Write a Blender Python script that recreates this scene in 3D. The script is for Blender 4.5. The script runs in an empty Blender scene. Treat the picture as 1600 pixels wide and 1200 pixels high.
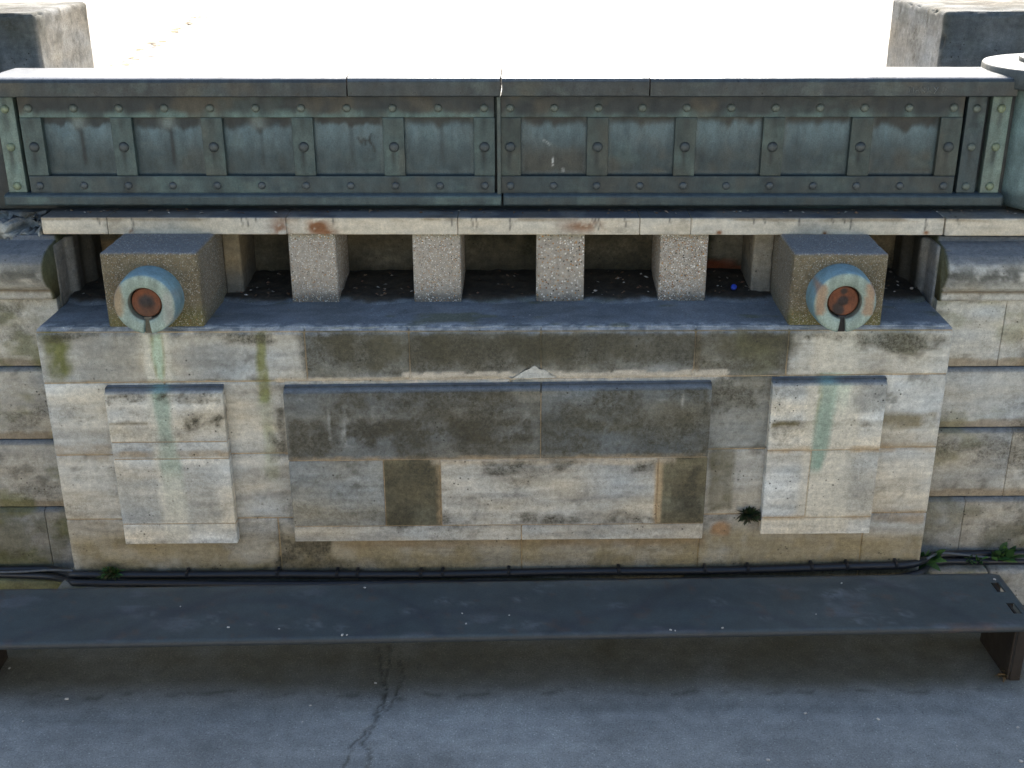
import bpy, math, random
import numpy as np
from mathutils import Vector, Matrix

S = bpy.context.scene
COL = S.collection
R = math.radians

# ------------------------------------------------------------------ camera
P_, Y_, RO_ = R(22.2), R(1.0), R(0.2)
fw = Vector((-math.sin(Y_)*math.cos(P_), math.cos(Y_)*math.cos(P_), -math.sin(P_)))
r0 = Vector((math.cos(Y_), math.sin(Y_), 0))
u0 = r0.cross(fw)
rt = r0*math.cos(RO_) - u0*math.sin(RO_)
up = u0*math.cos(RO_) + r0*math.sin(RO_)
cd = bpy.data.cameras.new("camera")
cam = bpy.data.objects.new("camera", cd)
COL.objects.link(cam)
cam.matrix_world = Matrix(((rt.x, up.x, -fw.x, 0), (rt.y, up.y, -fw.y, -5.35), (rt.z, up.z, -fw.z, 3.49), (0, 0, 0, 1)))
cd.sensor_fit = 'HORIZONTAL'; cd.sensor_width = 36.0
cd.lens = 1849.0/1600.0*36.0
cd.clip_start = 0.05; cd.clip_end = 2000
S.camera = cam

# ------------------------------------------------------------------ sky, sun, exposure
SUN_EL, SUN_AZ = R(35), R(3)
w = bpy.data.worlds.new("World"); S.world = w; w.use_nodes = True
nt = w.node_tree
sky = nt.nodes.new('ShaderNodeTexSky'); sky.sky_type = 'NISHITA'; sky.sun_disc = False
sky.sun_elevation = SUN_EL; sky.sun_rotation = SUN_AZ
sky.air_density = 1.0; sky.dust_density = 2.5; sky.ozone_density = 1.0
bg = nt.nodes['Background']; bg.inputs[1].default_value = 0.15
nt.links.new(sky.outputs[0], bg.inputs[0])
sd = bpy.data.lights.new("sun", 'SUN'); sd.energy = 4.5; sd.angle = R(0.5); sd.color = (1, .95, .87)
so = bpy.data.objects.new("sun", sd); COL.objects.link(so)
sdir = Vector((math.sin(SUN_AZ)*math.cos(SUN_EL), math.cos(SUN_AZ)*math.cos(SUN_EL), math.sin(SUN_EL)))
so.rotation_euler = sdir.to_track_quat('Z', 'Y').to_euler(); so.location = (0, 20, 20)
vs = S.view_settings
vs.view_transform = 'Standard'; vs.look = 'None'; vs.exposure = 1.1; vs.gamma = 1; vs.use_curve_mapping = False

# ------------------------------------------------------------------ numpy noise
def _h(ix, iy, iz, s):
    n = (ix*np.uint32(374761393) + iy*np.uint32(668265263) + iz*np.uint32(2147483647 & 1274126177) + np.uint32((s*2654435761) & 0xffffffff))
    n = (n ^ (n >> np.uint32(13)))*np.uint32(1274126177)
    n = (n ^ (n >> np.uint32(16)))*np.uint32(2246822519)
    return ((n ^ (n >> np.uint32(15))) & np.uint32(0xffffff)).astype(np.float32)/16777215.0
def vn(p, s=0):
    p = np.asarray(p, np.float32) + 1000.0
    i = np.floor(p); f = p - i; f = f*f*(3 - 2*f); i = i.astype(np.int64).astype(np.uint32)
    x, y, z = i[:, 0], i[:, 1], i[:, 2]; o = np.uint32(1)
    fx, fy, fz = f[:, 0], f[:, 1], f[:, 2]
    def l(a, b, t): return a + (b - a)*t
    a = l(l(_h(x, y, z, s), _h(x+o, y, z, s), fx), l(_h(x, y+o, z, s), _h(x+o, y+o, z, s), fx), fy)
    b = l(l(_h(x, y, z+o, s), _h(x+o, y, z+o, s), fx), l(_h(x, y+o, z+o, s), _h(x+o, y+o, z+o, s), fx), fy)
    return l(a, b, fz)
def fbm(p, sc=(1, 1, 1), o=4, s=0, g=.55):
    p = np.asarray(p, np.float32)*np.asarray(sc, np.float32)
    t = 0; a = 1.0; m = 0
    for k in range(o):
        t = t + a*vn(p + k*17.3, s + k); m += a; a *= g; p = p*2.03
    return t/m
def ss(a, b, x):
    t = np.clip((x - a)/(b - a), 0, 1); return t*t*(3 - 2*t)
def mixc(c, d, m):
    m = np.clip(m, 0, 1)[:, None]; return c*(1 - m) + np.asarray(d, np.float32)*m

# ------------------------------------------------------------------ mesh helpers
class MB:
    def __init__(s): s.V = []; s.F = []; s.C = []; s.G = []; s.n = 0
    def add(s, V, F, C=(.3, .3, .3), G=None):
        V = np.asarray(V, np.float32).reshape(-1, 3)
        C = np.asarray(C, np.float32)
        if C.ndim == 1: C = np.repeat(C[None, :], len(V), 0)
        s.V.append(V); s.C.append(C); s.G.append(np.zeros(len(V), np.float32) if G is None else np.asarray(G, np.float32))
        n = s.n
        s.F.extend([tuple(int(i) + n for i in f) for f in F]); s.n += len(V)
    def build(s, name, mat, parent=None, smooth=True, loc=None, local=False):
        V = np.concatenate(s.V); C = np.concatenate(s.C)
        me = bpy.data.meshes.new(name)
        if loc is not None: V = V - np.asarray(loc, np.float32)
        me.from_pydata(V.tolist(), [], s.F)
        at = me.color_attributes.new('Col', 'FLOAT_COLOR', 'POINT')
        at.data.foreach_set('color', np.concatenate([np.clip(C, 0, 1), np.clip(np.concatenate(s.G), 0, 1)[:, None]], 1).astype(np.float32).ravel())
        if smooth: me.polygons.foreach_set('use_smooth', [True]*len(me.polygons))
        me.materials.append(mat); me.update()
        o = bpy.data.objects.new(name, me); COL.objects.link(o)
        if loc is not None: o.location = loc
        if parent:
            o.parent = parent
            if not local: o.location = -Vector(parent.location)
        return o
def tag(o, label, cat, group=None, kind=None):
    if label: o['label'] = label
    if cat: o['category'] = cat
    if group: o['group'] = group
    if kind: o['kind'] = kind
    return o
def empty(name, loc, label, cat, group=None, rz=0):
    o = bpy.data.objects.new(name, None); COL.objects.link(o); o.location = loc; o.rotation_euler.z = rz
    o.empty_display_size = .1
    return tag(o, label, cat, group)

def lin(a, b, r, res):
    r = min(r, (b - a)*.45)
    n = max(1, int(math.ceil((b - a - 2*r)/res)))
    return np.concatenate([[a, a + r*.35], np.linspace(a + r, b - r, n + 1), [b - r*.35, b]])
def rbox(x0, x1, y0, y1, z0, z1, r=.008, res=.02, chip=0.0, seed=0, rough=0.0):
    """box with rounded, chipped arrises and a fine grid on every face"""
    if not hasattr(res, '__len__'): res = (res,)*3
    X, Y, Z = lin(x0, x1, r, res[0]), lin(y0, y1, r, res[1]), lin(z0, z1, r, res[2])
    Vs = []; Fs = []; n = 0
    def face(A, B, fn, flip):
        nonlocal n
        a, b = np.meshgrid(A, B, indexing='ij')
        v = fn(a.ravel(), b.ravel()); la, lb = len(A), len(B)
        i = np.arange(la*lb).reshape(la, lb)
        q = np.stack([i[:-1, :-1], i[1:, :-1], i[1:, 1:], i[:-1, 1:]], -1).reshape(-1, 4)
        if flip: q = q[:, ::-1]
        Vs.append(v); Fs.append(q + n); n += len(v)
    k = lambda v, a: np.full_like(a, v)
    face(X, Z, lambda a, b: np.stack([a, k(y0, a), b], 1), False)
    face(X, Z, lambda a, b: np.stack([a, k(y1, a), b], 1), True)
    face(X, Y, lambda a, b: np.stack([a, b, k(z1, a)], 1), False)
    face(X, Y, lambda a, b: np.stack([a, b, k(z0, a)], 1), True)
    face(Y, Z, lambda a, b: np.stack([k(x1, a), a, b], 1), False)
    face(Y, Z, lambda a, b: np.stack([k(x0, a), a, b], 1), True)
    V = np.concatenate(Vs); F = np.concatenate(Fs)
    _, idx, inv = np.unique(np.round(V, 5), axis=0, return_index=True, return_inverse=True)
    V = V[idx]; F = inv.ravel()[F]
    rr = np.array([min(r, (x1 - x0)*.45), min(r, (y1 - y0)*.45), min(r, (z1 - z0)*.45)])
    lo = np.array([x0, y0, z0]) + rr; hi = np.array([x1, y1, z1]) - rr
    q = np.clip(V, lo, hi); d = V - q
    L = np.linalg.norm(d, axis=1, keepdims=True)
    edge = ((np.abs(d) > 1e-6).sum(1) > 1)
    N = d/np.maximum(L, 1e-9)
    Vn = q + N*r
    if chip > 0:
        c = ss(.52, .8, fbm(V, (9, 9, 9), 3, seed))*chip + fbm(V, (40, 40, 40), 2, seed + 5)*chip*.12
        near = np.clip(1 - (L[:, 0]*0 + np.where(edge, 0, 1)), 0, 1)
        Vn = Vn - N*(c*near)[:, None]
    if rough > 0:
        Vn = Vn + N*((fbm(V, (14, 14, 14), 4, seed + 9) - .5)*2*rough)[:, None]
    return Vn.astype(np.float32), F
def lathe(profile, n=32, cap=True, axis='z', c=(0, 0, 0)):
    V = []; F = []
    for (r, h) in profile:
        for i in range(n):
            a = 2*math.pi*i/n
            V.append((r*math.cos(a), r*math.sin(a), h))
    m = len(profile)
    for j in range(m - 1):
        for i in range(n):
            k = (i + 1) % n
            F.append((j*n + i, j*n + k, (j + 1)*n + k, (j + 1)*n + i))
    if cap:
        F.append(tuple(range(n))[::-1]); F.append(tuple((m - 1)*n + i for i in range(n)))
    V = np.array(V, np.float32)
    if axis == 'y': V = np.stack([V[:, 0], -V[:, 2], V[:, 1]], 1)      # height grows toward -y
    return V + np.array(c, np.float32), F
def tube(pts, r, n=10):
    pts = [Vector(p) for p in pts]; V = []; F = []
    for i, p in enumerate(pts):
        t = (pts[min(i + 1, len(pts) - 1)] - pts[max(i - 1, 0)]).normalized()
        a = Vector((0, 0, 1)) if abs(t.z) < .9 else Vector((1, 0, 0))
        s = t.cross(a).normalized(); b = s.cross(t)
        rr = r[i] if hasattr(r, '__len__') else r
        for k in range(n):
            g = 2*math.pi*k/n; V.append(p + s*math.cos(g)*rr + b*math.sin(g)*rr)
    for i in range(len(pts) - 1):
        for k in range(n):
            j = (k + 1) % n; F.append((i*n + k, i*n + j, (i + 1)*n + j, (i + 1)*n + k))
    F.append(tuple(range(n))[::-1]); F.append(tuple((len(pts) - 1)*n + k for k in range(n)))
    return np.array([tuple(v) for v in V], np.float32), F
def catmull(pts, k=6):
    out = []; P = [Vector(p) for p in pts]; P = [P[0]*2 - P[1]] + P + [P[-1]*2 - P[-2]]
    for i in range(1, len(P) - 2):
        for j in range(k):
            t = j/k; a, b, c, d = P[i-1], P[i], P[i+1], P[i+2]
            out.append(.5*((2*b) + (c - a)*t + (2*a - 5*b + 4*c - d)*t*t + (3*b - a - 3*c + d)*t**3))
    out.append(P[-2]); return out
def prism_x(profile, x0, x1, res=.02, sub=.012):
    """extrude a (y,z) profile along x with a fine grid and end caps"""
    pr = []
    for a, b in zip(profile[:-1], profile[1:]):
        n = max(1, int(math.dist(a, b)/sub))
        for i in range(n): pr.append((a[0] + (b[0]-a[0])*i/n, a[1] + (b[1]-a[1])*i/n))
    pr.append(profile[-1]); m = len(pr)
    X = np.linspace(x0, x1, max(2, int((x1 - x0)/res))); pr = np.array(pr)
    V = np.concatenate([np.stack([np.full(m, x), pr[:, 0], pr[:, 1]], 1) for x in X])
    F = []
    for i in range(len(X) - 1):
        for j in range(m - 1): F.append((i*m + j, i*m + j + 1, (i + 1)*m + j + 1, (i + 1)*m + j))
    F.append(tuple(range(m))[::-1]); F.append(tuple((len(X) - 1)*m + j for j in range(m)))
    return V.astype(np.float32), F
def segdist(P2, pts):
    d = np.full(len(P2), 9.0, np.float32)
    for a, b in zip(pts[:-1], pts[1:]):
        a = np.array(a); b = np.array(b); ab = b - a
        t = np.clip(((P2 - a)@ab)/(ab@ab + 1e-12), 0, 1)
        d = np.minimum(d, np.linalg.norm(P2 - (a + t[:, None]*ab), axis=1))
    return d
def shear(V):
    """the masonry follows the slight fall of the terrace"""
    k = .005 + .010*(1 - ss(1.3, 1.6, V[:, 2]))
    V = V.copy(); V[:, 2] += k*(V[:, 0] + .15); return V

# ------------------------------------------------------------------ materials
def newmat(name):
    m = bpy.data.materials.new(name); m.use_nodes = True
    t = m.node_tree; b = t.nodes['Principled BSDF']
    return m, t, b
class N:
    def __init__(s, t): s.t = t
    def new(s, ty, **k):
        n = s.t.nodes.new(ty)
        for a, v in k.items(): setattr(n, a, v)
        return n
    def link(s, a, b): s.t.links.new(a, b)
    def pos(s): return s.new('ShaderNodeNewGeometry').outputs['Position']
    def noise(s, scale, detail=4, rough=.6, vec=None, stretch=None):
        n = s.new('ShaderNodeTexNoise'); n.inputs['Scale'].default_value = scale
        n.inputs['Detail'].default_value = detail; n.inputs['Roughness'].default_value = rough
        v = vec or s.pos()
        if stretch:
            mp = s.new('ShaderNodeVectorMath', operation='MULTIPLY'); s.link(v, mp.inputs[0]); mp.inputs[1].default_value = stretch; v = mp.outputs[0]
        s.link(v, n.inputs['Vector']); return n.outputs['Fac']
    def voro(s, scale, out='Distance', vec=None):
        n = s.new('ShaderNodeTexVoronoi'); n.inputs['Scale'].default_value = scale
        s.link(vec or s.pos(), n.inputs['Vector']); return n.outputs[out]
    def mr(s, v, a, b, c, d):
        n = s.new('ShaderNodeMapRange'); n.clamp = True
        s.link(v, n.inputs[0])
        for i, x in enumerate((a, b, c, d)): n.inputs[i + 1].default_value = x
        return n.outputs[0]
    def math(s, op, a, b=None):
        n = s.new('ShaderNodeMath', operation=op)
        for i, x in enumerate((a, b)):
            if x is None: continue
            if isinstance(x, (int, float)): n.inputs[i].default_value = x
            else: s.link(x, n.inputs[i])
        return n.outputs[0]
    def mix(s, f, a, b, bt='MIX'):
        n = s.new('ShaderNodeMix', data_type='RGBA', blend_type=bt)
        for i, x in ((0, f), (6, a), (7, b)):
            if isinstance(x, (int, float)): n.inputs[i].default_value = x
            elif isinstance(x, tuple): n.inputs[i].default_value = x + (1,)
            else: s.link(x, n.inputs[i])
        return n.outputs[2]
    def col(s):
        n = s.new('ShaderNodeAttribute'); n.attribute_name = 'Col'; return n.outputs['Color']
    def val(s, f):    # scalar -> grey colour
        n = s.new('ShaderNodeCombineColor')
        for i in range(3): s.link(f, n.inputs[i])
        return n.outputs[0]
    def bump(s, h, strength, dist, prev=None):
        n = s.new('ShaderNodeBump'); n.inputs['Strength'].default_value = strength; n.inputs['Distance'].default_value = dist
        s.link(h, n.inputs['Height'])
        if prev: s.link(prev, n.inputs['Normal'])
        return n.outputs[0]

def m_stone(name='weathered_stone', grain=.22, pits=True, bump=.5):
    m, t, b = newmat(name); n = N(t)
    c = n.col()
    at = n.new('ShaderNodeAttribute'); at.attribute_name = 'Col'; G = at.outputs['Alpha']
    sv = n.noise(1.0, 5, .7, None, (17, 17, 2.6)); c = n.mix(1.0, c, n.val(n.mr(sv, .3, .7, 1 - grain*.35, 1 + grain*.35)), 'MULTIPLY')
    sh = n.noise(1.0, 5, .65, None, (5, 5, 38)); c = n.mix(1.0, c, n.val(n.mr(sh, .3, .7, 1 - grain*.5, 1 + grain*.5)), 'MULTIPLY')
    hf = n.math('ADD', n.math('MULTIPLY', n.noise(22, 9, .78), .7), n.math('MULTIPLY', sv, .3))
    gm = n.mr(n.math('SUBTRACT', n.math('ADD', hf, n.math('MULTIPLY', G, .46)), .70), -.07, .24, 0, 1)
    c = n.mix(n.math('MULTIPLY', gm, n.mr(n.noise(62, 5, .75), .40, .60, .38, .98)), c, n.mix(n.noise(6, 4, .6), (.040, .038, .030), (.085, .072, .042)))
    f1 = n.mr(n.noise(38, 6, .68), .3, .7, 1 - grain, 1 + grain)
    c = n.mix(1.0, c, n.val(f1), 'MULTIPLY')
    f2 = n.mr(n.noise(170, 3, .6), .3, .7, 1 - grain*.8, 1 + grain*.8)
    c = n.mix(1.0, c, n.val(f2), 'MULTIPLY')
    h = n.noise(60, 6, .7)
    if pits:
        v = n.voro(30); pm = n.math('MULTIPLY', n.mr(v, .10, .17, 1, 0), n.mr(n.noise(4.5, 3, .6), .50, .62, 0, 1))
        c = n.mix(n.math('MULTIPLY', pm, .8), c, (.035, .03, .022))
        h = n.math('SUBTRACT', h, n.math('MULTIPLY', pm, .8))
        v2 = n.voro(75); p2 = n.math('MULTIPLY', n.mr(v2, .12, .2, 1, 0), n.mr(n.noise(9, 2, .5), .55, .65, 0, 1))
        c = n.mix(n.math('MULTIPLY', p2, .55), c, (.05, .042, .03))
    t.links.new(c, b.inputs['Base Color'])
    b.inputs['Roughness'].default_value = .92; b.inputs['Specular IOR Level'].default_value = .25
    t.links.new(n.bump(h, bump, .006), b.inputs['Normal'])
    return m
def m_aggregate(name='exposed_aggregate_concrete', scs=(78, 150), amt=1.0):
    m, t, b = newmat(name); n = N(t)
    c = n.mix(1.0, n.col(), n.val(n.mr(n.noise(50, 5, .65), .3, .7, .75, 1.25)), 'MULTIPLY')
    hh = None
    for sc, thr, seed in ((scs[0], .36, 0.0), (scs[1], .36, 3.7)):
        mp = n.new('ShaderNodeVectorMath', operation='ADD'); n.link(n.pos(), mp.inputs[0]); mp.inputs[1].default_value = (seed, seed*1.7, seed*.3)
        vo = n.new('ShaderNodeTexVoronoi'); vo.inputs['Scale'].default_value = sc; n.link(mp.outputs[0], vo.inputs['Vector'])
        sep = n.new('ShaderNodeSeparateColor'); n.link(vo.outputs['Color'], sep.inputs[0])
        rp = n.new('ShaderNodeValToRGB'); n.link(sep.outputs[0], rp.inputs[0]); e = rp.color_ramp; e.interpolation = 'CONSTANT'
        e.elements[0].position = 0; e.elements[0].color = (.80, .75, .66, 1)
        e.elements[1].position = .34; e.elements[1].color = (.40, .19, .05, 1)
        for p, q in ((.52, (.06, .05, .035, 1)), (.68, (.52, .42, .28, 1)), (.86, (.26, .12, .05, 1))):
            k = e.elements.new(p); k.color = q
        mk = n.math('MULTIPLY', n.mr(vo.outputs['Distance'], thr - .05, thr + .03, 1, 0), n.mr(sep.outputs[1], .40, .44, 0, 1))
        c = n.mix(n.math('MULTIPLY', mk, n.mr(n.noise(6, 2, .5), .3, .6, .45*amt, 1.0*amt)), c, rp.outputs[0])
        hh = mk if hh is None else n.math('ADD', hh, mk)
    t.links.new(c, b.inputs['Base Color']); b.inputs['Roughness'].default_value = .88; b.inputs['Specular IOR Level'].default_value = .3
    t.links.new(n.bump(n.math('ADD', n.math('MULTIPLY', hh, .6), n.noise(150, 4, .7)), .55, .004), b.inputs['Normal'])
    return m
def m_asphalt(name='asphalt', var=.34, rough=.8, spec=.4, agg=0):
    m, t, b = newmat(name); n = N(t)
    c = n.mix(1.0, n.col(), n.val(n.mr(n.noise(120, 4, .7), .3, .7, 1 - var, 1 + var)), 'MULTIPLY')
    c = n.mix(1.0, c, n.val(n.mr(n.noise(12, 5, .6), .3, .7, .85, 1.15)), 'MULTIPLY')
    if agg:
        vo = n.new('ShaderNodeTexVoronoi'); vo.inputs['Scale'].default_value = 105; n.link(n.pos(), vo.inputs['Vector'])
        sp = n.new('ShaderNodeSeparateColor'); n.link(vo.outputs['Color'], sp.inputs[0])
        mk = n.math('MULTIPLY', n.mr(vo.outputs['Distance'], .30, .42, 1, 0), n.mr(sp.outputs[1], .62, .66, 0, 1))
        c = n.mix(n.math('MULTIPLY', mk, agg), c, n.mix(sp.outputs[0], n.mix(1.0, c, (.35, .35, .35), 'MULTIPLY'), n.mix(1.0, c, (2.0, 1.95, 1.85), 'MULTIPLY')))
    t.links.new(c, b.inputs['Base Color']); b.inputs['Roughness'].default_value = rough; b.inputs['Specular IOR Level'].default_value = spec
    t.links.new(n.bump(n.noise(160, 3, .7), .35, .004), b.inputs['Normal'])
    return m
def m_patina(name='patinated_bronze', rough=.5, metal=.25):
    m, t, b = newmat(name); n = N(t)
    c = n.mix(1.0, n.col(), n.val(n.mr(n.noise(14, 7, .72, None, (2.0, 2.0, .9)), .3, .7, .72, 1.28)), 'MULTIPLY')
    c = n.mix(1.0, c, n.val(n.mr(n.noise(150, 3, .65), .3, .7, .78, 1.22)), 'MULTIPLY')
    t.links.new(c, b.inputs['Base Color']); b.inputs['Metallic'].default_value = metal
    t.links.new(n.mr(n.noise(18, 4, .6), .3, .7, rough - .08, rough + .12), b.inputs['Roughness'])
    t.links.new(n.bump(n.noise(70, 5, .7), .18, .004), b.inputs['Normal'])
    return m
def m_plain(name, col, rough=.6, metal=0, var=.2, scale=60):
    m, t, b = newmat(name); n = N(t)
    c = n.mix(1.0, col, n.val(n.mr(n.noise(scale, 4, .6), .3, .7, 1 - var, 1 + var)), 'MULTIPLY')
    t.links.new(c, b.inputs['Base Color']); b.inputs['Roughness'].default_value = rough; b.inputs['Metallic'].default_value = metal
    t.links.new(n.bump(n.noise(scale*2, 3, .6), .2, .002), b.inputs['Normal'])
    return m
STONE = m_stone(); SLABM = m_stone('pale_limestone', .16, False, .25); AGG = m_aggregate(); AGGB = m_aggregate('weathered_aggregate_concrete', (110, 190), .42); ASPH = m_asphalt(agg=.6)
PAT = m_patina(); PATR = m_patina('verdigris_bronze', .6, .05); STEEL = m_asphalt('painted_steel', .16, .55, .45)
LITM = m_asphalt('dry_leaf_litter', .3, .9, .2); PAVE = m_stone('pale_paving', .12, False, .3)
RUST = m_patina('rusty_iron', .75, .1); COPE = m_patina('worn_bronze_coping', .34, .55)
PLASTIC = m_plain('black_cable_sheath', (.012, .014, .018), .42)
WIRE = m_plain('grey_cable_sheath', (.09, .10, .11), .5)
LEAF = m_asphalt('leaf_green', .3, .6, .4)
BLUE = m_plain('blue_plastic', (.015, .045, .36), .35)
WHITE = m_plain('white_pebble', (.46, .45, .42), .8)

LIGHT = np.array((.53, .495, .415)); GREY = np.array((.285, .28, .245)); BROWN = np.array((.17, .150, .092))
SOOT = np.array((.085, .085, .082)); OLIVE = np.array((.115, .115, .03)); OCHRE = np.array((.37, .27, .155)); VERD = np.array((.25, .36, .27))
MORTAR = np.array((.40, .30, .185))

def soft(V, x0, x1, z0, z1, s=.02, ns=.03, sc=14, seed=0, ax=(0, 2)):
    a = V[:, ax[0]] + (fbm(V, (sc, sc, sc), 3, seed + 40) - .5)*2*ns
    c = V[:, ax[1]] + (fbm(V, (sc, sc, sc), 3, seed + 80) - .5)*2*ns
    return ss(x0 - s, x0 + s, a)*(1 - ss(x1 - s, x1 + s, a))*ss(z0 - s, z0 + s, c)*(1 - ss(z1 - s, z1 + s, c))

def stone_col(V, tint, seed=0, bed=.42, mot=.36):
    V = np.asarray(V, np.float32); tint = np.asarray(tint, np.float32)
    c = np.repeat(tint[None, :], len(V), 0)
    off = np.array((seed*3.1, 0, seed*1.7), np.float32)
    f = 1 + mot*2*(fbm(V + off, (4, 4, 6), 6, 3, .7) - .5) + bed*2*(fbm(V + off + (fbm(V + off, (2, 2, 2), 2, 8)[:, None] - .5)*.10, (1.2, 1.2, 26), 5, 7, .65) - .5)
    c = c*np.clip(f, .3, 1.8)[:, None]
    warm = fbm(V + off, (2.4, 2.4, 7), 4, 21) - .5
    c = c*np.stack([1 + .34*warm, 1 + .04*warm, 1 - .42*warm], 1)
    g = ss(.58, .75, fbm(V + off, (7, 7, 9), 5, 31, .7))       # grime blotches
    c = mixc(c, np.array((.075, .066, .045)), g*.55)
    return c.astype(np.float32)

STAINS = []   # (x0,x1,z0,z1,colour,strength,soft,noise,scale,patchy)
def S_(*a): STAINS.append(a)
# top course and wall around the panels
S_(-2.37, -2.25, 1.36, 1.58, OLIVE*1.1, .75, .03, .05, 9, .25)
S_(-1.335, -1.285, 1.22, 1.58, OLIVE*1.5, .7, .012, .015, 14, .2)
S_(-1.34, -1.28, .8, 1.25, np.array((.24, .27, .12)), .35, .02, .02, 10, .3)
S_(-2.2, -1.9, 1.36, 1.59, GREY*.8, .45, .05, .05, 8, .3)
S_(-1.70, -1.40, 1.36, 1.50, GREY*.7, .35, .06, .06, 8, .3)
S_(-1.10, 1.25, 1.45, 1.595, BROWN*.62, .62, .05, .06, 7, .55)
S_(-.60, .05, 1.36, 1.56, BROWN*.55, .55, .06, .08, 10, .6)
S_(.30, .80, 1.36, 1.56, GREY*.6, .45, .06, .08, 8, .5)
S_(-1.05, -.60, 1.36, 1.58, BROWN*.7, .5, .05, .08, 12, .6)
S_(1.55, 1.90, 1.46, 1.60, OLIVE*.85, .75, .03, .06, 8, .3)
S_(1.0, 1.22, 1.36, 1.55, np.array((.16, .15, .075)), .5, .04, .06, 9, .5)
S_(.79, .81, 1.36, 1.585, OCHRE*.6, .8, .006, .006, 14, .1)
S_(1.36, 1.46, 1.36, 1.59, np.array((.55, .48, .37)), .7, .02, .02, 10, .1)
S_(-1.12, 1.25, 1.36, 1.60, np.array((.07, .062, .04)), .62, .03, .05, 5, .25)
S_(-.62, .80, 1.42, 1.60, np.array((.06, .055, .035)), .55, .03, .06, 6, .45)
S_(1.0, 2.0, 1.50, 1.60, np.array((.07, .06, .03)), .55, .03, .05, 6, .5)
S_(-2.4, -1.1, 1.53, 1.60, np.array((.07, .06, .03)), .5, .02, .04, 7, .6)
S_(.88, 1.16, .95, 1.34, np.array((.07, .06, .035)), .5, .05, .06, 6, .5)
S_(-1.30, -1.21, .45, 1.3, np.array((.06, .05, .03)), .45, .02, .04, 7, .6)
S_(-2.4, 2.0, .17, .30, np.array((.06, .05, .025)), .55, .05, .06, 5, .5)
# peeling render band over the big panel
S_(-.62, .95, 1.325, 1.366, np.array((.46, .40, .31)), 1.2, .004, .016, 26, .0)
S_(-1.25, -.55, 1.325, 1.348, np.array((.46, .39, .29)), .9, .004, .012, 26, .0)
# foot of the wall
S_(-2.4, 2.05, .16, .47, np.array((.25, .19, .085)), .55, .06, .07, 4, .35)
S_(-2.4, -1.35, .20, .30, OLIVE*.6, .6, .03, .06, 9, .4)
S_(-1.29, -1.02, .20, .46, np.array((.055, .042, .018)), .85, .03, .09, 8, .35)
S_(-2.4, 2.05, .14, .25, np.array((.07, .06, .03)), .6, .03, .04, 7, .2)
S_(-1.0, .9, .40, .465, OCHRE*.62, .65, .015, .02, 9, .3)
S_(-1.26, -1.22, .95, 1.2, BROWN*.5, .75, .015, .02, 10, .2)
S_(.90, 1.02, .60, .95, BROWN*.85, .8, .015, .02, 9, .2)
S_(.93, 1.02, .47, .53, np.array((.30, .17, .08)), .8, .015, .03, 9, .1)
S_(1.6, 2.0, .92, .975, OCHRE*.9, .6, .012, .02, 9, .3)
S_(1.6, 2.0, 1.06, 1.14, np.array((.17, .13, .05)), .5, .02, .03, 9, .5)
S_(1.75, 2.0, .52, .60, OCHRE*.9, .5, .012, .02, 9, .3)
S_(-2.4, -2.1, .92, 1.0, OCHRE*.7, .4, .02, .03, 9, .4)
PST = []      # stains on the panels
def Q_(*a): PST.append(a)
Q_(-1.06, .06, 1.02, 1.15, np.array((.045, .036, .018)), .9, .035, .06, 9, .55)
Q_(.05, .80, 1.06, 1.16, np.array((.11, .09, .035)), .5, .04, .06, 9, .7)
Q_(-1.2, .87, .925, .945, OCHRE, .6, .006, .01, 15, .3)
Q_(-.5, .72, .893, .924, np.array((.46, .38, .27)), .8, .006, .008, 12, .1)
Q_(.615, .655, .56, .90, OCHRE*1.15, .85, .008, .012, 10, .1)
Q_(-.475, -.450, .56, .90, OCHRE*.95, .7, .005, .006, 10, .2)
Q_(.71, .83, .60, .90, np.array((.045, .04, .028)), .75, .04, .07, 9, .5)
Q_(-.72, -.58, .555, .66, np.array((.05, .042, .02)), .7, .04, .06, 9, .5)
Q_(-1.0, -.985, 1.0, 1.2, GREY*1.5, .6, .005, .01, 12, .2)
Q_(-.93, -.91, 1.0, 1.22, GREY*1.4, .5, .005, .01, 12, .2)
Q_(.735, .745, 1.19, 1.27, np.array((.5, .47, .4)), .7, .003, .006, 14, .1)
Q_(-1.21, .05, .925, 1.318, np.array((.055, .05, .035)), .55, .02, .04, 4, .5)
Q_(.05, .88, .925, 1.318, np.array((.055, .055, .035)), .55, .02, .04, 4, .35)
Q_(-.735, -.455, .553, .925, np.array((.055, .045, .022)), .62, .015, .02, 6, .3)
Q_(.66, .88, .553, .925, np.array((.055, .048, .03)), .62, .02, .02, 6, .4)
Q_(-.45, .63, .84, .92, np.array((.07, .065, .05)), .5, .02, .03, 5, .6)
Q_(-.45, .63, .553, .62, np.array((.07, .06, .045)), .5, .02, .03, 5, .6)
# left panel
Q_(-2.09, -1.50, 1.245, 1.30, np.array((.10, .085, .05)), .7, .012, .03, 12, .45)
Q_(-1.70, -1.52, 1.11, 1.17, np.array((.10, .08, .035)), .8, .02, .03, 12, .4)
Q_(-2.08, -1.88, 1.135, 1.15, np.array((.16, .13, .07)), .7, .006, .01, 12, .3)
Q_(-2.08, -1.87, .60, .83, GREY, .55, .02, .03, 7, .15)
Q_(-1.75, -1.56, .55, .90, GREY*1.05, .5, .03, .05, 7, .2)
Q_(-2.09, -1.50, .955, .985, OCHRE*.85, .55, .006, .012, 12, .3)
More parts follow.
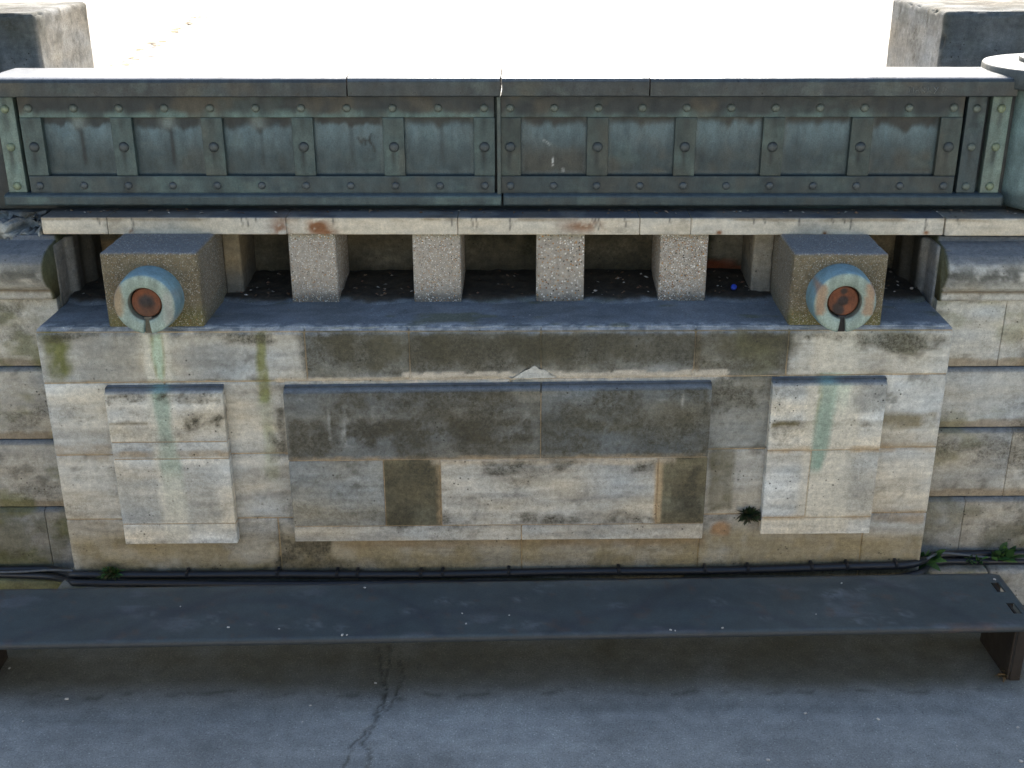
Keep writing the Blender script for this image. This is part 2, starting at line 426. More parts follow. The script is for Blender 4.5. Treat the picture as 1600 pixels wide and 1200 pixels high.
# right panel
Q_(1.33, 1.60, .50, 1.34, np.array((.54, .48, .365)), .65, .02, .02, 6, .1)
Q_(1.545, 1.72, 1.16, 1.33, GREY*.85, .75, .012, .02, 8, .2)
Q_(1.17, 1.33, 1.24, 1.31, GREY*.9, .5, .02, .03, 10, .4)
Q_(1.53, 1.71, .62, .95, GREY*1.05, .55, .015, .03, 7, .15)
Q_(1.17, 1.72, 1.085, 1.115, np.array((.15, .12, .055)), .7, .010, .015, 12, .45)
Q_(1.17, 1.72, .945, .975, OCHRE*1.1, .65, .006, .010, 12, .25)
Q_(1.17, 1.72, .570, .595, OCHRE*1.1, .55, .006, .010, 12, .25)
Q_(1.385, 1.52, .81, .835, np.array((.20, .16, .09)), .7, .010, .02, 10, .1)
GL = None
def runoff(V, c):
    """copper run-off below the two bronze discs, wandering and widening as it goes down"""
    x, z = V[:, 0], V[:, 2]
    wob = (fbm(V, (9, 9, 9), 3, 510) - .5)*.030 + (fbm(V, (40, 40, 40), 2, 511) - .5)*.012
    pat_ = .55 + .9*fbm(V, (14, 14, 5), 4, 512)
    def band(xc, w, z0, z1, col, st, s=.012, fz=.04):
        nonlocal c
        m = 1 - ss(w - s, w + s, np.abs(x + wob - xc)); m = m*ss(z0 - fz, z0 + fz, z + wob)*(1 - ss(z1, z1 + .02, z))
        c = mixc(c, np.asarray(col), m*st*pat_)
    if x.min() < -1.7:
        band(-1.815, np.full(len(V), .062), .47, 1.60, (.58, .54, .43), .75, .02)
        top = z > 1.325
        w = np.interp(z, (1.34, 1.40, 1.46, 1.58), (.003, .016, .022, .016))
        rim = np.exp(-((np.abs(x + wob*.6 + 1.812) - w)/.011)**2)*top*ss(1.33, 1.37, z); c = mixc(c, OLIVE*1.6, rim*.75)
        m = (1 - ss(w - .004, w + .004, np.abs(x + wob*.6 + 1.812)))*top; c = mixc(c, np.array((.42, .50, .36)), m*.9)
        w = np.interp(z, (.80, .92, 1.0, 1.33), (.055, .055, .040, .036)); k = np.interp(z, (.55, .82, .90, .96, 1.33), (0, .25, .75, .55, .95))
        m = (1 - ss(w - .014, w + .014, np.abs(x + wob + 1.812 + .03*(z - 1.3))))*(~top)*k; c = mixc(c, VERD*.80, m*.80*pat_)
    if x.max() > 1.5:
        band(1.475, np.full(len(V), .10), .52, 1.60, (.58, .53, .42), .65, .04)
        w = np.interp(z, (.84, 1.0, 1.33), (.028, .044, .040)); k = np.interp(z, (.82, .87, .95, 1.1, 1.34), (0, .9, .8, .75, .7)); xc = np.interp(z, (.84, 1.33), (1.405, 1.445))
        m = (1 - ss(w - .016, w + .016, np.abs(x + wob - xc)))*k*(z < 1.35); c = mixc(c, VERD*.82, m*.85*pat_)
        m = np.exp(-((x + wob - xc + w)/.009)**2)*(z < 1.35)*ss(1.0, 1.2, z); c = mixc(c, OLIVE*1.6, m*.4)
        m = (1 - ss(.02, .06, np.abs(x + wob - xc - .06)))*(z < 1.35)*ss(1.1, 1.3, z); c = mixc(c, np.array((.45, .53, .40)), m*.5)
    return c
def apply(V, c, L, g0=.55):
    global GL
    GL = g0*ss(.42, .74, fbm(V, (2.6, 2.6, 4.5), 5, 411, .62))
    for i, (x0, x1, z0, z1, co, st, so_, ns, sc, pa) in enumerate(L):
        lo, hi = x0 - so_ - ns*1.2, x1 + so_ + ns*1.2
        k = (V[:, 0] > lo) & (V[:, 0] < hi) & (V[:, 2] > z0 - so_ - ns*1.2) & (V[:, 2] < z1 + so_ + ns*1.2)
        if not k.any(): continue
        v = V[k]; m = soft(v, x0, x1, z0, z1, so_, ns, sc, i*3)*st
        if pa > 0: m = m*(1 - pa + pa*2*ss(.38, .62, fbm(v, (sc*1.2,)*3, 4, 200 + i, .65)))
        dk = float(np.mean(co)) < .085
        if dk: GL[k] = np.maximum(GL[k], m*1.1); m = m*.45
        elif st < 1.5 and float(np.mean(co)) > .2: GL[k] = GL[k]*(1 - .8*m)
        tex = .8 + .4*fbm(v, (30, 30, 30), 3, 99)
        cc = c[k]; mm = np.clip(m, 0, 1)[:, None]
        c[k] = cc*(1 - mm) + np.asarray(co, np.float32)[None, :]*tex[:, None]*mm
    return c

# =================================================================== ground and setting
def sheet(name, x0, x1, y0, y1, z, mat, col, label=None):
    b = MB(); b.add([(x0, y0, z), (x1, y0, z), (x1, y1, z), (x0, y1, z)], [(0, 1, 2, 3)], col)
    o = b.build(name, mat, smooth=False); o['kind'] = 'structure'; return o
# lower terrace: far sheet plus a finely modelled strip by the wall
FLOORC = np.array((.232, .250, .244))
sheet('ground', -400, 400, -4.6, 1.5, -.012, ASPH, FLOORC)
def floor():
    res = .0125
    X = np.arange(-3.6, 3.61, res); Yv = np.arange(-2.2, .31, res)
    a, b_ = np.meshgrid(X, Yv, indexing='ij'); V = np.stack([a.ravel(), b_.ravel(), np.zeros(a.size)], 1).astype(np.float32)
    nx, ny = len(X), len(Yv); i = np.arange(nx*ny).reshape(nx, ny)
    F = np.stack([i[:-1, :-1], i[1:, :-1], i[1:, 1:], i[:-1, 1:]], -1).reshape(-1, 4)
    c = np.repeat(FLOORC[None, :].astype(np.float32), len(V), 0)
    c *= (1 + .38*(fbm(V, (2.2, 3.2, 1), 5, 11, .62) - .5)*2)[:, None]
    c *= (1 + .16*(fbm(V, (.8, 14, 1), 3, 17) - .5)*2)[:, None]
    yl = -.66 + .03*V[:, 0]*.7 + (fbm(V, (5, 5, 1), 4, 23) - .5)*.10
    moss_shade = ss(-.10, .10, V[:, 1] - yl)                            # mossy earth tone plus the bench's shade, both put into the colour
    c = mixc(c, np.array((.080, .070, .034)), moss_shade*(.45 + .4*fbm(V, (8, 8, 1), 4, 29)))
    line = np.exp(-((V[:, 1] - yl + .03 + (fbm(V, (9, 9, 1), 3, 35) - .5)*.06)/.016)**2)*ss(.46, .64, fbm(V, (13, 13, 1), 4, 33))
    c = mixc(c, np.array((.040, .038, .028)), line*.45)
    for pts, wd in (((( -.77, -.32), (-.72, -.58), (-.69, -.66), (-.705, -.83), (-.738, -.968), (-.795, -1.079), (-.807, -1.227), (-.86, -1.5), (-.84, -1.9)), .007),
                    (((-.66, -.32), (-.62, -.56), (-.64, -.71), (-.666, -.83), (-.70, -.86)), .004),
                    (((-.70, -.86), (-.715, -.95), (-.75, -1.06), (-.70, -1.12), (-.718, -1.226), (-.69, -1.6)), .006),
                    (((-.715, -.30), (-.70, -.50), (-.69, -.72), (-.68, -.84)), .005)):
        q = V[:, :2] + np.stack([fbm(V, (26, 26, 1), 3, 51) - .5, fbm(V, (26, 26, 1), 3, 52) - .5], 1)*.045
        d = segdist(q, pts); k = np.exp(-(d/wd)**2)
        c = mixc(c, np.array((.062, .060, .042)), k*.7); V[:, 2] -= .005*k
    V[:, 2] += (fbm(V, (3, 3, 1), 3, 61) - .5)*.006
    b = MB(); b.add(V, F, c)
    o = b.build('terrace_floor', ASPH); o['kind'] = 'structure'
floor()
PAVEC = np.array((.60, .55, .47))
sheet('pavement', -400, 400, 1.1, 400, 1.85, PAVE, PAVEC)
sheet('pavement', -400, 400, -400, -4.6, 1.88, PAVE, PAVEC*.9)

# ------------------------------------------------------------------ the wall bay
def stones(b, rows, y0, y1, seed0, pst, sloped=None, r=.006, gap=.003):
    s = seed0
    for (z0, z1, xs, tints) in rows:
        for (xa, xb), tint in zip(zip(xs[:-1], xs[1:]), tints):
            s += 1
            V, F = rbox(xa + gap, xb - gap, y0, y1, z0 + gap, z1 - gap, r, (.0125, .03, .0125), .006, s, .0012)
            if sloped is not None and z1 >= sloped - 1e-4:
                t = np.clip((V[:, 2] - sloped + .026)/.022, 0, 1); V[:, 1] += t*.050*(V[:, 1] < y0 + .02)
            c = stone_col(V, tint, s)
            c = runoff(V, apply(V, c, pst))
            yield V, F, c
wall = empty('stone_wall', (-.19, 0, 0), 'projecting pale limestone wall bay with three raised panels under the ledge', 'wall')
b = MB()
L_, G_, B_ = LIGHT, GREY, BROWN
rows = [
 (1.333, 1.594, (-2.40, -1.094, -.589, .047, .788, 1.234, 2.015), (L_*.80, G_*.95, G_*.78, G_*.92, G_*.95, L_*.92)),
 (.942, 1.333, (-2.40, -1.80, -.10, 1.2, 2.015), (L_*.95, L_*.86, G_, L_*.88)),
 (.575, .942, (-2.40, -1.80, -1.0, .40, 1.2, 2.015), (L_*.86, L_*.92, G_, L_*.80, L_*.95)),
 (.13, .575, (-2.40, -1.30, -.047, .865, 1.70, 2.015), (L_*.74, L_*.62, L_*.66, L_*.64, L_*.80)),
]
LEDGE = []
for V, F, c in stones(b, rows, 0, .40, 0, STAINS):
    top = ss(1.572, 1.592, V[:, 2])                                # dark weather coat on the ledge
    if V[:, 2].max() > 1.5:
        # rounded nose of the ledge
        t = ss(1.55, 1.594, V[:, 2])*(V[:, 1] < .05); V[:, 1] += .018*t*t
        lip = np.exp(-((V[:, 1] - .02)/.03)**2)
        coat = np.array((.155, .172, .185))*(.75 + .5*fbm(V, (6, 9, 1), 4, 77))[:, None]
        coat = mixc(coat, np.array((.32, .33, .33)), lip*.8*ss(.35, .6, fbm(V, (30, 30, 30), 3, 78)))
        rag = ss(1.560, 1.588, V[:, 2] + (fbm(V, (18, 18, 18), 3, 79) - .5)*.05)
        c = mixc(c, 0, rag*0) * (1 - rag[:, None]) + coat*rag[:, None]
    V = shear(V)
    b.add(V, F, c, GL*(1 - ss(1.56, 1.59, V[:, 2])))
V, F = rbox(-2.395, 2.01, .006, .39, .14, 1.58, .004, (.05, .2, .02))
c = np.repeat(MORTAR[None, :], len(V), 0)*(.6 + .8*fbm(V, (12, 12, 12), 4, 5))[:, None]
b.add(shear(V), F, apply(V, c.astype(np.float32), STAINS))
# plaster tongue left on the course above the big panel
V, F = rbox(-.105, .125, -.004, .02, 1.335, 1.412, .003, (.006, .02, .006), 0, 3)
tri = 1.342 + .062*np.clip(1 - np.abs((V[:, 0] - .015)/.105), 0, 1) + (fbm(V, (30, 30, 30), 3, 8) - .5)*.02
V[:, 2] = np.minimum(V[:, 2], tri)
b.add(shear(V), F, stone_col(V, LIGHT*.92, 7, .05, .3))
V, F = rbox(-2.392, 2.006, .022, .41, 1.57, 1.597, .008, (.012, .012, .008), .006, 31, .0015)
V[:, 1] += (V[:, 1] < .06)*(fbm(V, (10, 10, 1), 4, 32) - .5)*.03
coat = np.array((.150, .168, .182))*(.70 + .6*fbm(V, (5, 8, 1), 5, 77, .62))[:, None]
lip = np.exp(-((V[:, 1] - .045)/.03)**2)*ss(.40, .58, fbm(V, (30, 30, 30), 3, 78)); coat = mixc(coat, np.array((.36, .37, .36)), lip*.85)
coat = mixc(coat, np.array((.09, .10, .10)), ss(.5, .66, fbm(V, (2.2, 5, 1), 4, 81))*.6)
coat = mixc(coat, OLIVE*.9, ss(.62, .70, fbm(V, (3, 6, 1), 4, 82))*.5)
lb = MB(); lb.add(shear(V), F, coat); lb.build('ledge_coating', ASPH, wall)
b.build('masonry', STONE, wall)
def panel(x0, x1, zt, zb, rows, seed, label):
    b = MB()
    for V, F, c in stones(b, rows, -.055, -.002, seed, PST, zt, .004, .0025):
        t = ss(zt - .028, zt - .022, V[:, 2] + (fbm(V, (25, 25, 25), 3, 3) - .5)*.010)
        coat = np.array((.145, .158, .168))*(.7 + .6*fbm(V, (9, 9, 9), 4, 70))[:, None]
        c = c*(1 - t[:, None]) + coat*t[:, None]
        if abs(x0 + 2.087) < .01 or x0 > 1:                            # green run-off crosses the sloped top
            xc = -1.815 if x0 < 0 else 1.43
            k = np.exp(-((V[:, 0] - xc)/.04)**2)*t; c = mixc(c, np.array((.20, .34, .33)), k*.8)
        b.add(shear(V), F, c, GL*(1 - t))
    V, F = rbox(x0 + .006, x1 - .006, -.050, -.003, zb + .006, zt - .04, .003, (.05, .03, .02))
    c = np.repeat(MORTAR[None, :]*.85, len(V), 0)*(.6 + .8*fbm(V, (12, 12, 12), 4, 6))[:, None]
    b.add(shear(V), F, apply(V, c.astype(np.float32), PST))
    o = b.build('raised_panel', STONE, wall, smooth=False); o['label'] = label
panel(-2.087, -1.502, 1.325, .457, [(1.035, 1.325, (-2.087, -1.502), (L_*.98,)), (.942, 1.035, (-2.087, -1.502), (L_*.92,)),
      (.575, .942, (-2.087, -1.502), (L_*1.02,)), (.457, .575, (-2.087, -1.502), (L_*.98,))], 50, 'pale raised panel with a single green streak and four stones')
panel(-1.21, .877, 1.318, .464, [(.925, 1.318, (-1.21, .048, .877), (G_*.66, G_*.66)),
      (.553, .925, (-1.21, -.735, -.452, .632, .877), (G_*.98, B_*.88, L_*.80, B_*1.05)),
      (.464, .553, (-1.21, -.047, .875), (L_*.72, L_*.84))], 60, 'wide grey raised panel with sooty upper stones')
panel(1.163, 1.718, 1.332, .486, [(.957, 1.332, (1.163, 1.718), (L_*1.05,)), (.582, .957, (1.163, 1.382, 1.718), (L_*1.04, L_*1.0)),
      (.486, .582, (1.163, 1.718), (L_*1.04,))], 80, 'pale raised panel with green streak and a vertical joint')

# ------------------------------------------------------------------ flanking walls with moulding
def side_wall(x0, x1, zj, ys, tints, splits, label, seed, inner):
    w_ = empty('stone_wall', ((x0 + x1)/2, .3, 0), label, 'wall')
    b = MB(); s = seed
    for k in range(len(zj) - 1):
        zt, zb = zj[k], zj[k + 1]; xs = [x0] + [q for q in splits[k]] + [x1]
        for xa, xb in zip(xs[:-1], xs[1:]):
            s += 1; dz = .004 if inner > 0 else -.004
            V, F = rbox(xa + .0008, xb - .0008, ys[k], .8, zb + .002, zt - .002, .004, (.0125, .06, .0125), .003, s, .0015)
            t = np.clip((V[:, 2] - zt + .018)/.016, 0, 1)*(V[:, 1] < ys[k] + .03); V[:, 1] += .024*t*(k > 0)
            c = stone_col(V, tints[k]*(.92 + .16*random.random()), s, .2, .3)
            if k > 0: c = mixc(c, np.array((.12, .14, .155)), ss(zt - .021, zt - .015, V[:, 2])*.9)
            lipz = zb + .045
            c = mixc(c, OCHRE*(.70 if inner > 0 else .55), (1 - ss(lipz - .008, lipz + .004, V[:, 2] + (fbm(V, (14, 14, 14), 3, 5) - .5)*.02))*.7*(k < len(zj) - 2))
            mo = ss(.50, .68, fbm(V, (4, 4, 6), 4, 310 + seed, .6))
            c = mixc(c, OLIVE*(1.0 if inner < 0 else 1.3), mo*(.65 if inner < 0 else .35))
            if k == len(zj) - 2: c = mixc(c, np.array((.10, .09, .035)), .5*ss(.40, .6, fbm(V, (6, 6, 6), 4, 317)))
            V[:, 2] += .012*(V[:, 0] - inner*2.1)
            b.add(V, F, c, .75*ss(.42, .72, fbm(V, (3, 3, 5), 5, 412 + seed, .62)))
    b.build('masonry', STONE, w_, smooth=False)
    # roll moulding and fillet under the string course
    zt = zj[0]
    prof = [(.80, 1.935), (.42, 1.935), (.42, 1.915), (.33, 1.905), (.25, 1.885), (.205, 1.85), (.190, 1.81), (.195, 1.77), (.22, 1.725), (.262, 1.700),
            (.275, 1.692), (.275, 1.645), (.315, 1.638), (.325, zt + .001), (.80, zt + .001)]
    a0, a1 = (x0 - .005, x1) if inner > 0 else (x0, x1 + .005)
    V, F = prism_x(prof, a0, a1, .013)
    e = a0 if inner > 0 else a1
    dx = np.abs(V[:, 0] - e)
    V[:, 1] += .035*(1 - ss(0, .05, dx))*((V[:, 2] > 1.70) & (V[:, 1] < .3))*(1 if inner > 0 else .3)     # worn end
    c = stone_col(V, (LIGHT*.85 if inner > 0 else LIGHT*.70), seed + 9, .12, .35)
    up_ = ss(1.835, 1.875, V[:, 2] + (fbm(V, (9, 9, 9), 4, 13) - .5)*.05)
    c = mixc(c, np.array((.15, .155, .16)), up_*.9)
    band = np.exp(-((V[:, 2] - 1.80)/.055)**2)*ss(.36, .56, fbm(V, (9, 9, 12), 4, 14, .7))
    c = mixc(c, np.array((.055, .055, .045)), band*.85)
    c = mixc(c, OCHRE*.38, np.exp(-((V[:, 2] - 1.693)/.012)**2)*.85)
    c = mixc(c, OCHRE*.38, np.exp(-((V[:, 2] - 1.635)/.010)**2)*.8)
    c = mixc(c, OLIVE*.55, (1 - ss(.0, .014, dx))*.8)
    V = V + ((fbm(V, (22, 22, 22), 4, 15) - .5)*.007)[:, None]*np.array((0, 1, .4))
    b = MB(); b.add(V, F, c); b.build('roll_moulding', STONE, w_)
random.seed(5)
side_wall(-4.2, -2.405, (1.64, 1.27, .865, .475, .0), (.325, .30, .275, .25), (L_*.80, L_*.68, L_*.64, L_*.52), ((-2.9,), (-3.2,), (-2.95,), (-2.62,)),
          'mossy olive-grey limestone wall at the left edge, coursed with ochre joints', 400, -1)
side_wall(2.03, 4.2, (1.64, 1.275, .945, .555, .0), (.325, .30, .275, .25), (L_*.92, L_*.80, L_*.80, L_*.70), ((2.38,), (3.0,), (2.50,), (2.30,)),
          'grey limestone wall with roll moulding at the right edge', 440, 1)

# kerb along the foot of the walls
def kerb():
    b = MB(); k = 0
    for (x0, x1, y0, zt, tint) in ((-4.2, -2.47, .14, .085, np.array((.16, .16, .085))), (-2.46, -.9, -.115, .195, GREY*.7), (-.9, .8, -.115, .21, GREY*.7), (.8, 2.09, -.115, .235, GREY*.7),
                                   (2.095, 2.42, .10, .205, LIGHT*.62), (2.425, 4.2, .10, .21, LIGHT*.66)):
        k += 1
        V, F = rbox(x0, x1, y0, .45, -.05, zt, .012, (.0125, .03, .0125), .01, k + 500, .002)
        c = stone_col(V, tint, k + 500, .08, .35)
        c = mixc(c, OLIVE*.9, .55*ss(.42, .62, fbm(V, (7, 7, 7), 4, 507)))
        b.add(V, F, c)
    o = b.build('kerb', STONE); o['kind'] = 'structure'
kerb()

# ------------------------------------------------------------------ recess behind the balusters
def recess():
    b = MB()
    V, F = rbox(-2.62, 2.26, .82, 1.10, 0, 2.03, .01, (.014, .1, .014), 0, 600, .006)
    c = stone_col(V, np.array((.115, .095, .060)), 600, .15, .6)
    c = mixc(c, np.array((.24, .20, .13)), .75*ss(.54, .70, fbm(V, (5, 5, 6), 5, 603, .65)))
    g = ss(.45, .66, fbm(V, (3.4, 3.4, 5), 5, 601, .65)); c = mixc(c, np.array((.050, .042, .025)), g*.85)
    lowdark = 1 - ss(1.62, 1.74, V[:, 2] + (fbm(V, (5, 5, 5), 3, 605) - .5)*.12); c = mixc(c, np.array((.035, .029, .02)), lowdark*.8)  # back wall grows darker towards its foot
    for (xa, xb, za, zb) in ((-.33, -.10, 1.79, 1.97), (-.86, -.55, 1.89, 1.98), (.35, .55, 1.85, 1.98), (.93, 1.10, 1.68, 1.96), (-.06, .02, 1.72, 1.92)):
        m = soft(V, xa, xb, za, zb, .03, .05, 10, int(xa*100) % 90)
        c = mixc(c, np.array((.018, .020, .006)), m*.95); V[:, 1] -= m*.02*fbm(V, (40, 40, 40), 2, 9)
    br = soft(V, .90, 1.30, 1.58, 1.715, .012, .05, 11, 61)*ss(.30, .42, fbm(V, (9, 9, 9), 3, 63)); c = mixc(c, np.array((.16, .042, .016)), br*.95); V[:, 1] += br*.012
    tan = soft(V, -2.40, -2.2, 1.62, 1.80, .02, .03, 9, 65); c = mixc(c, np.array((.30, .20, .10)), tan*.8)
    tan = soft(V, 1.78, 2.05, 1.66, 1.97, .03, .05, 9, 66); c = mixc(c, np.array((.28, .20, .11)), tan*.7)
    pale = soft(V, .98, 1.3, 1.70, 1.97, .04, .06, 9, 67); c = mixc(c, np.array((.30, .26, .19)), pale*.55)
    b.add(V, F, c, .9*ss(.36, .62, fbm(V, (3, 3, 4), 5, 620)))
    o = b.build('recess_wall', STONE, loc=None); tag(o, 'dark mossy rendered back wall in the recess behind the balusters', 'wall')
    w_ = empty('recess_cheek', (-2.42, .6, 1.6), 'splayed pale cheek at the left end of the recess', 'wall')
    for (x0, x1, name, root) in ((-2.62, -2.396, 'cheek_stone', w_), (2.014, 2.26, 'cheek_stone', None)):
        if root is None: root = empty('recess_cheek', (2.1, .6, 1.6), 'splayed grey cheek at the right end of the recess', 'wall')
        V, F = rbox(x0, x1, .360, .82, 1.5, 1.902, .012, (.015, .010, .012), .006, 610, .004)
        inner = x1 if x0 < 0 else x0
        sgn = 1 if x0 < 0 else -1
        t = (V[:, 1] - .350)/.47
        V[:, 0] += sgn*(.03*ss(.30, .42, t) + .045*ss(.62, .75, t))*(np.abs(V[:, 0] - inner) < .05)
        c = stone_col(V, np.array((.30, .285, .25)), 611, .05, .3)
        st = ss(.42, .6, fbm(V, (9, 14, 1.2), 4, 612)); c = mixc(c, np.array((.05, .045, .03)), st*.55); c = mixc(c, np.array((.045, .038, .025)), ss(.34, .5, t)*(.55 + .4*fbm(V, (6, 10, 2), 3, 613)))
        c = mixc(c, OLIVE*.55, (1 - ss(.352, .366, V[:, 1] + (fbm(V, (9, 9, 9), 3, 614) - .5)*.02))*.9)
        b = MB(); b.add(V, F, c); b.build(name, STONE, root)
recess()
for (x0, x1, lab) in ((-1.583, -1.495, 'narrow brown stone jamb behind the left concrete block'), (1.130, 1.232, 'narrow pale stone jamb behind the right concrete block')):
    V, F = rbox(x0, x1, .50, .825, 1.58, 1.952, .01, (.012, .02, .012), .006, 630, .004)
    c = stone_col(V, np.array((.19, .155, .10)) if x0 < 0 else np.array((.27, .23, .165)), 631 + (x0 > 0), .05, .4); c = mixc(c, np.array((.12, .12, .11)), (1 - ss(1.66, 1.80, V[:, 2]))*.6)
    b = MB(); b.add(V, F, c, .5*ss(.45, .7, fbm(V, (5, 5, 5), 4, 633))); o = b.build('stone_jamb', STONE); tag(o, lab, 'jamb')
def soil():
    res = .011
    X = np.arange(-2.385, 2.004, res); Yv = np.arange(.20, .83, res)
    a, b_ = np.meshgrid(X, Yv, indexing='ij'); V = np.stack([a.ravel(), b_.ravel(), np.zeros(a.size)], 1).astype(np.float32)
    nx, ny = len(X), len(Yv); i = np.arange(nx*ny).reshape(nx, ny)
    F = np.stack([i[:-1, :-1], i[1:, :-1], i[1:, 1:], i[:-1, 1:]], -1).reshape(-1, 4)
    gaps = [(-1.55, -1.24), (-.96, -.62), (-.34, .01), (.29, .63), (.93, 1.2), (-2.43, -2.05), (1.72, 2.07)]
    bul = np.zeros(len(V), np.float32)
    for g0, g1 in gaps:
        m = (g0 + g1)/2; hw = (g1 - g0)/2 + .02
        bul = np.maximum(bul, np.clip(1 - ((V[:, 0] - m)/hw)**2, 0, 1))
    edge = .40 - .055*bul + (fbm(V, (7, 7, 1), 3, 700) - .5)*.05
    h = ss(-.03, .10, V[:, 1] - edge)
    # a bitumen skirt runs up to the soil, then loose earth behind
    V[:, 2] = 1.588 + .005*(V[:, 0] + .15) + .030*h + .022*ss(.55, .8, V[:, 1]) + (fbm(V, (22, 22, 1), 4, 701) - .5)*.020*ss(-.02, .05, V[:, 1] - edge)
    V[:, 2] -= .02*(1 - ss(.20, .24, V[:, 1]))
    c = np.repeat(np.array((.150, .165, .175), np.float32)[None, :], len(V), 0)*(.75 + .5*fbm(V, (8, 12, 1), 4, 702))[:, None]
    c = mixc(c, np.array((.09, .11, .07)), .5*ss(.5, .65, fbm(V, (5, 7, 1), 3, 703)))
    so_ = ss(.02, .07, V[:, 1] - edge + (fbm(V, (16, 16, 1), 3, 704) - .5)*.06)
    c = c*(1 - so_[:, None]) + (np.array((.040, .032, .022))*(.4 + 1.2*fbm(V, (50, 50, 1), 3, 705))[:, None])*so_[:, None]
    b = MB(); b.add(V, F, c); o = b.build('soil', ASPH); o['kind'] = 'stuff'
    tag(o, 'dark earth and bitumen skirt heaped in the recess between the balusters', 'soil')
    # litter: dry leaf chips and grit
    random.seed(11); b = MB(); pal = ((.22, .15, .10), (.32, .28, .23), (.14, .085, .05), (.42, .40, .36), (.16, .09, .06), (.10, .06, .035))
    def chip(x, y, z, s, col):
        n = random.choice((4, 5)); an = random.random()*6.28; tx, ty = random.uniform(-.5, .5), random.uniform(-.5, .5)
        pts = []
        for k in range(n):
            g = an + 6.283*k/n; rr = s*random.uniform(.6, 1.2)
            px, py = rr*math.cos(g), rr*math.sin(g)*.7; pts.append((x + px, y + py, z + px*tx + py*ty + .004))
        top = (x, y, z + .004 + s*random.uniform(.2, .6))
        b.add(pts + [top], [(k, (k + 1) % n, n) for k in range(n)] + [tuple(range(n))[::-1]], col)
    for k in range(170):
        g0, g1 = random.choice(gaps); x = random.uniform(g0, g1); y = random.uniform(.42, .78)
        chip(x, y, 1.622 + .006*x + .022*max(0, min(1, (y - .55)/.25)), random.uniform(.004, .014), random.choice(pal))
    for k in range(40):
        x = random.uniform(-2.3, 2.0); chip(x, random.uniform(.08, .36), 1.592 + .005*(x + .15), random.uniform(.003, .008), random.choice(pal))
    for k in range(150):
        x = random.uniform(-2.4, 2.6); y = random.uniform(.455, .53); chip(x, y, 2.040, random.uniform(.004, .012), random.choice(pal[:3]))
    o = b.build('leaf_litter', LITM, smooth=False); o['kind'] = 'stuff'
    tag(o, 'dry leaf chips and grit scattered on the dark soil', 'leaf litter')
soil()

# ------------------------------------------------------------------ string course slabs
def slab():
    b = MB(); xs = (-2.447, -2.116, -1.222, -.367, .536, .789, 2.034); s = 800
    def colour(V, s):
        c = stone_col(V, np.array((.56, .49, .375)), s, .14, .10)
        c = mixc(c, np.array((.56, .49, .375)), np.full(len(V), .45))
        topdirt = ss(2.034, 2.040, V[:, 2]); c = mixc(c, np.array((.075, .080, .088)), topdirt*.95)
        c = mixc(c, OCHRE*.65, np.exp(-((V[:, 2] - 2.030)/.010)**2)*ss(.42, .62, fbm(V, (7, 7, 20), 4, 801))*.75)
        c = mixc(c, np.array((.30, .28, .24)), ss(.55, .7, fbm(V, (5, 5, 18), 4, 802))*.35)
        rng = np.random.RandomState(4)
        for k in range(26):                                          # thin black drips from the top edge
            x = rng.uniform(-2.2, 2.6); ln = rng.uniform(.012, .06); 
            m = np.exp(-((V[:, 0] - x + .003*np.sin(V[:, 2]*90))/.0045)**2)*ss(2.034 - ln - .01, 2.034 - ln + .006, V[:, 2])*(V[:, 2] < 2.038)
            c = mixc(c, np.array((.06, .055, .05)), m*.8)
        for (x, z, rx, rz, st) in ((-1.063, 1.99, .055, .035, 1.), (-1.25, 1.985, .05, .05, .6), (.25, 1.995, .10, .03, .6), (1.45, 1.962, .010, .010, 1.), (.93, 1.965, .012, .010, 1.), (-2.0, 1.965, .012, .01, .8), (1.95, 1.965, .012, .01, .9), (-1.02, 1.965, .05, .015, .7)):
            d = ((V[:, 0] - x)/rx)**2 + ((V[:, 2] - z)/rz)**2
            c = mixc(c, np.array((.22, .10, .045)), np.exp(-d)*st*ss(.30, .5, fbm(V, (28, 28, 28), 3, 803))*1.5)
        return c
    for xa, xb in zip(xs[:-1], xs[1:]):
        s += 1
        V, F = rbox(xa + .0012, xb - .0012, .38, .90, 1.953, 2.040, .004, (.008, .03, .007), .004, s, .0006)
        b.add(V + np.array((0, 0, .0)), F, colour(V, s))
    o = b.build('string_course', SLABM); tag(o, 'long pale limestone slab with rust stains resting across the four balusters', 'stone slab')
    b = MB(); V, F = rbox(2.040, 4.2, .378, .90, 1.950, 2.038, .005, (.01, .03, .007), .004, 850, .0006); b.add(V, F, colour(V, 851))
    o = b.build('string_course', SLABM); tag(o, 'clean cream limestone slab at right, beyond the open joint', 'stone slab')
    b = MB(); V, F = rbox(-4.2, -2.47, .41, .90, 1.937, 2.025, .02, (.012, .012, .012), .03, 860, .004)
    fr = (V[:, 1] < .55); V[:, 1] += fr*.17*ss(.40, .60, fbm(V, (9, 9, 16), 5, 861, .65))*ss(1.93, 1.99, V[:, 2]); V[:, 2] -= fr*.045*ss(.36, .62, fbm(V, (9, 9, 9), 5, 862, .65)); V += ((fbm(V, (28, 28, 28), 3, 869) - .5)*.022)[:, None]
    c = stone_col(V, GREY*1.25, 862, .05, .55); c = mixc(c, np.array((.13, .135, .14)), ss(1.985, 2.01, V[:, 2])*.85)
    c = mixc(c, np.array((.03, .028, .02)), ss(.58, .7, fbm(V, (13, 13, 16), 4, 863))*.9)
    b.add(V, F, c); o = b.build('string_course', STONE); tag(o, 'broken crumbling grey slab at the left edge', 'stone slab')
slab()

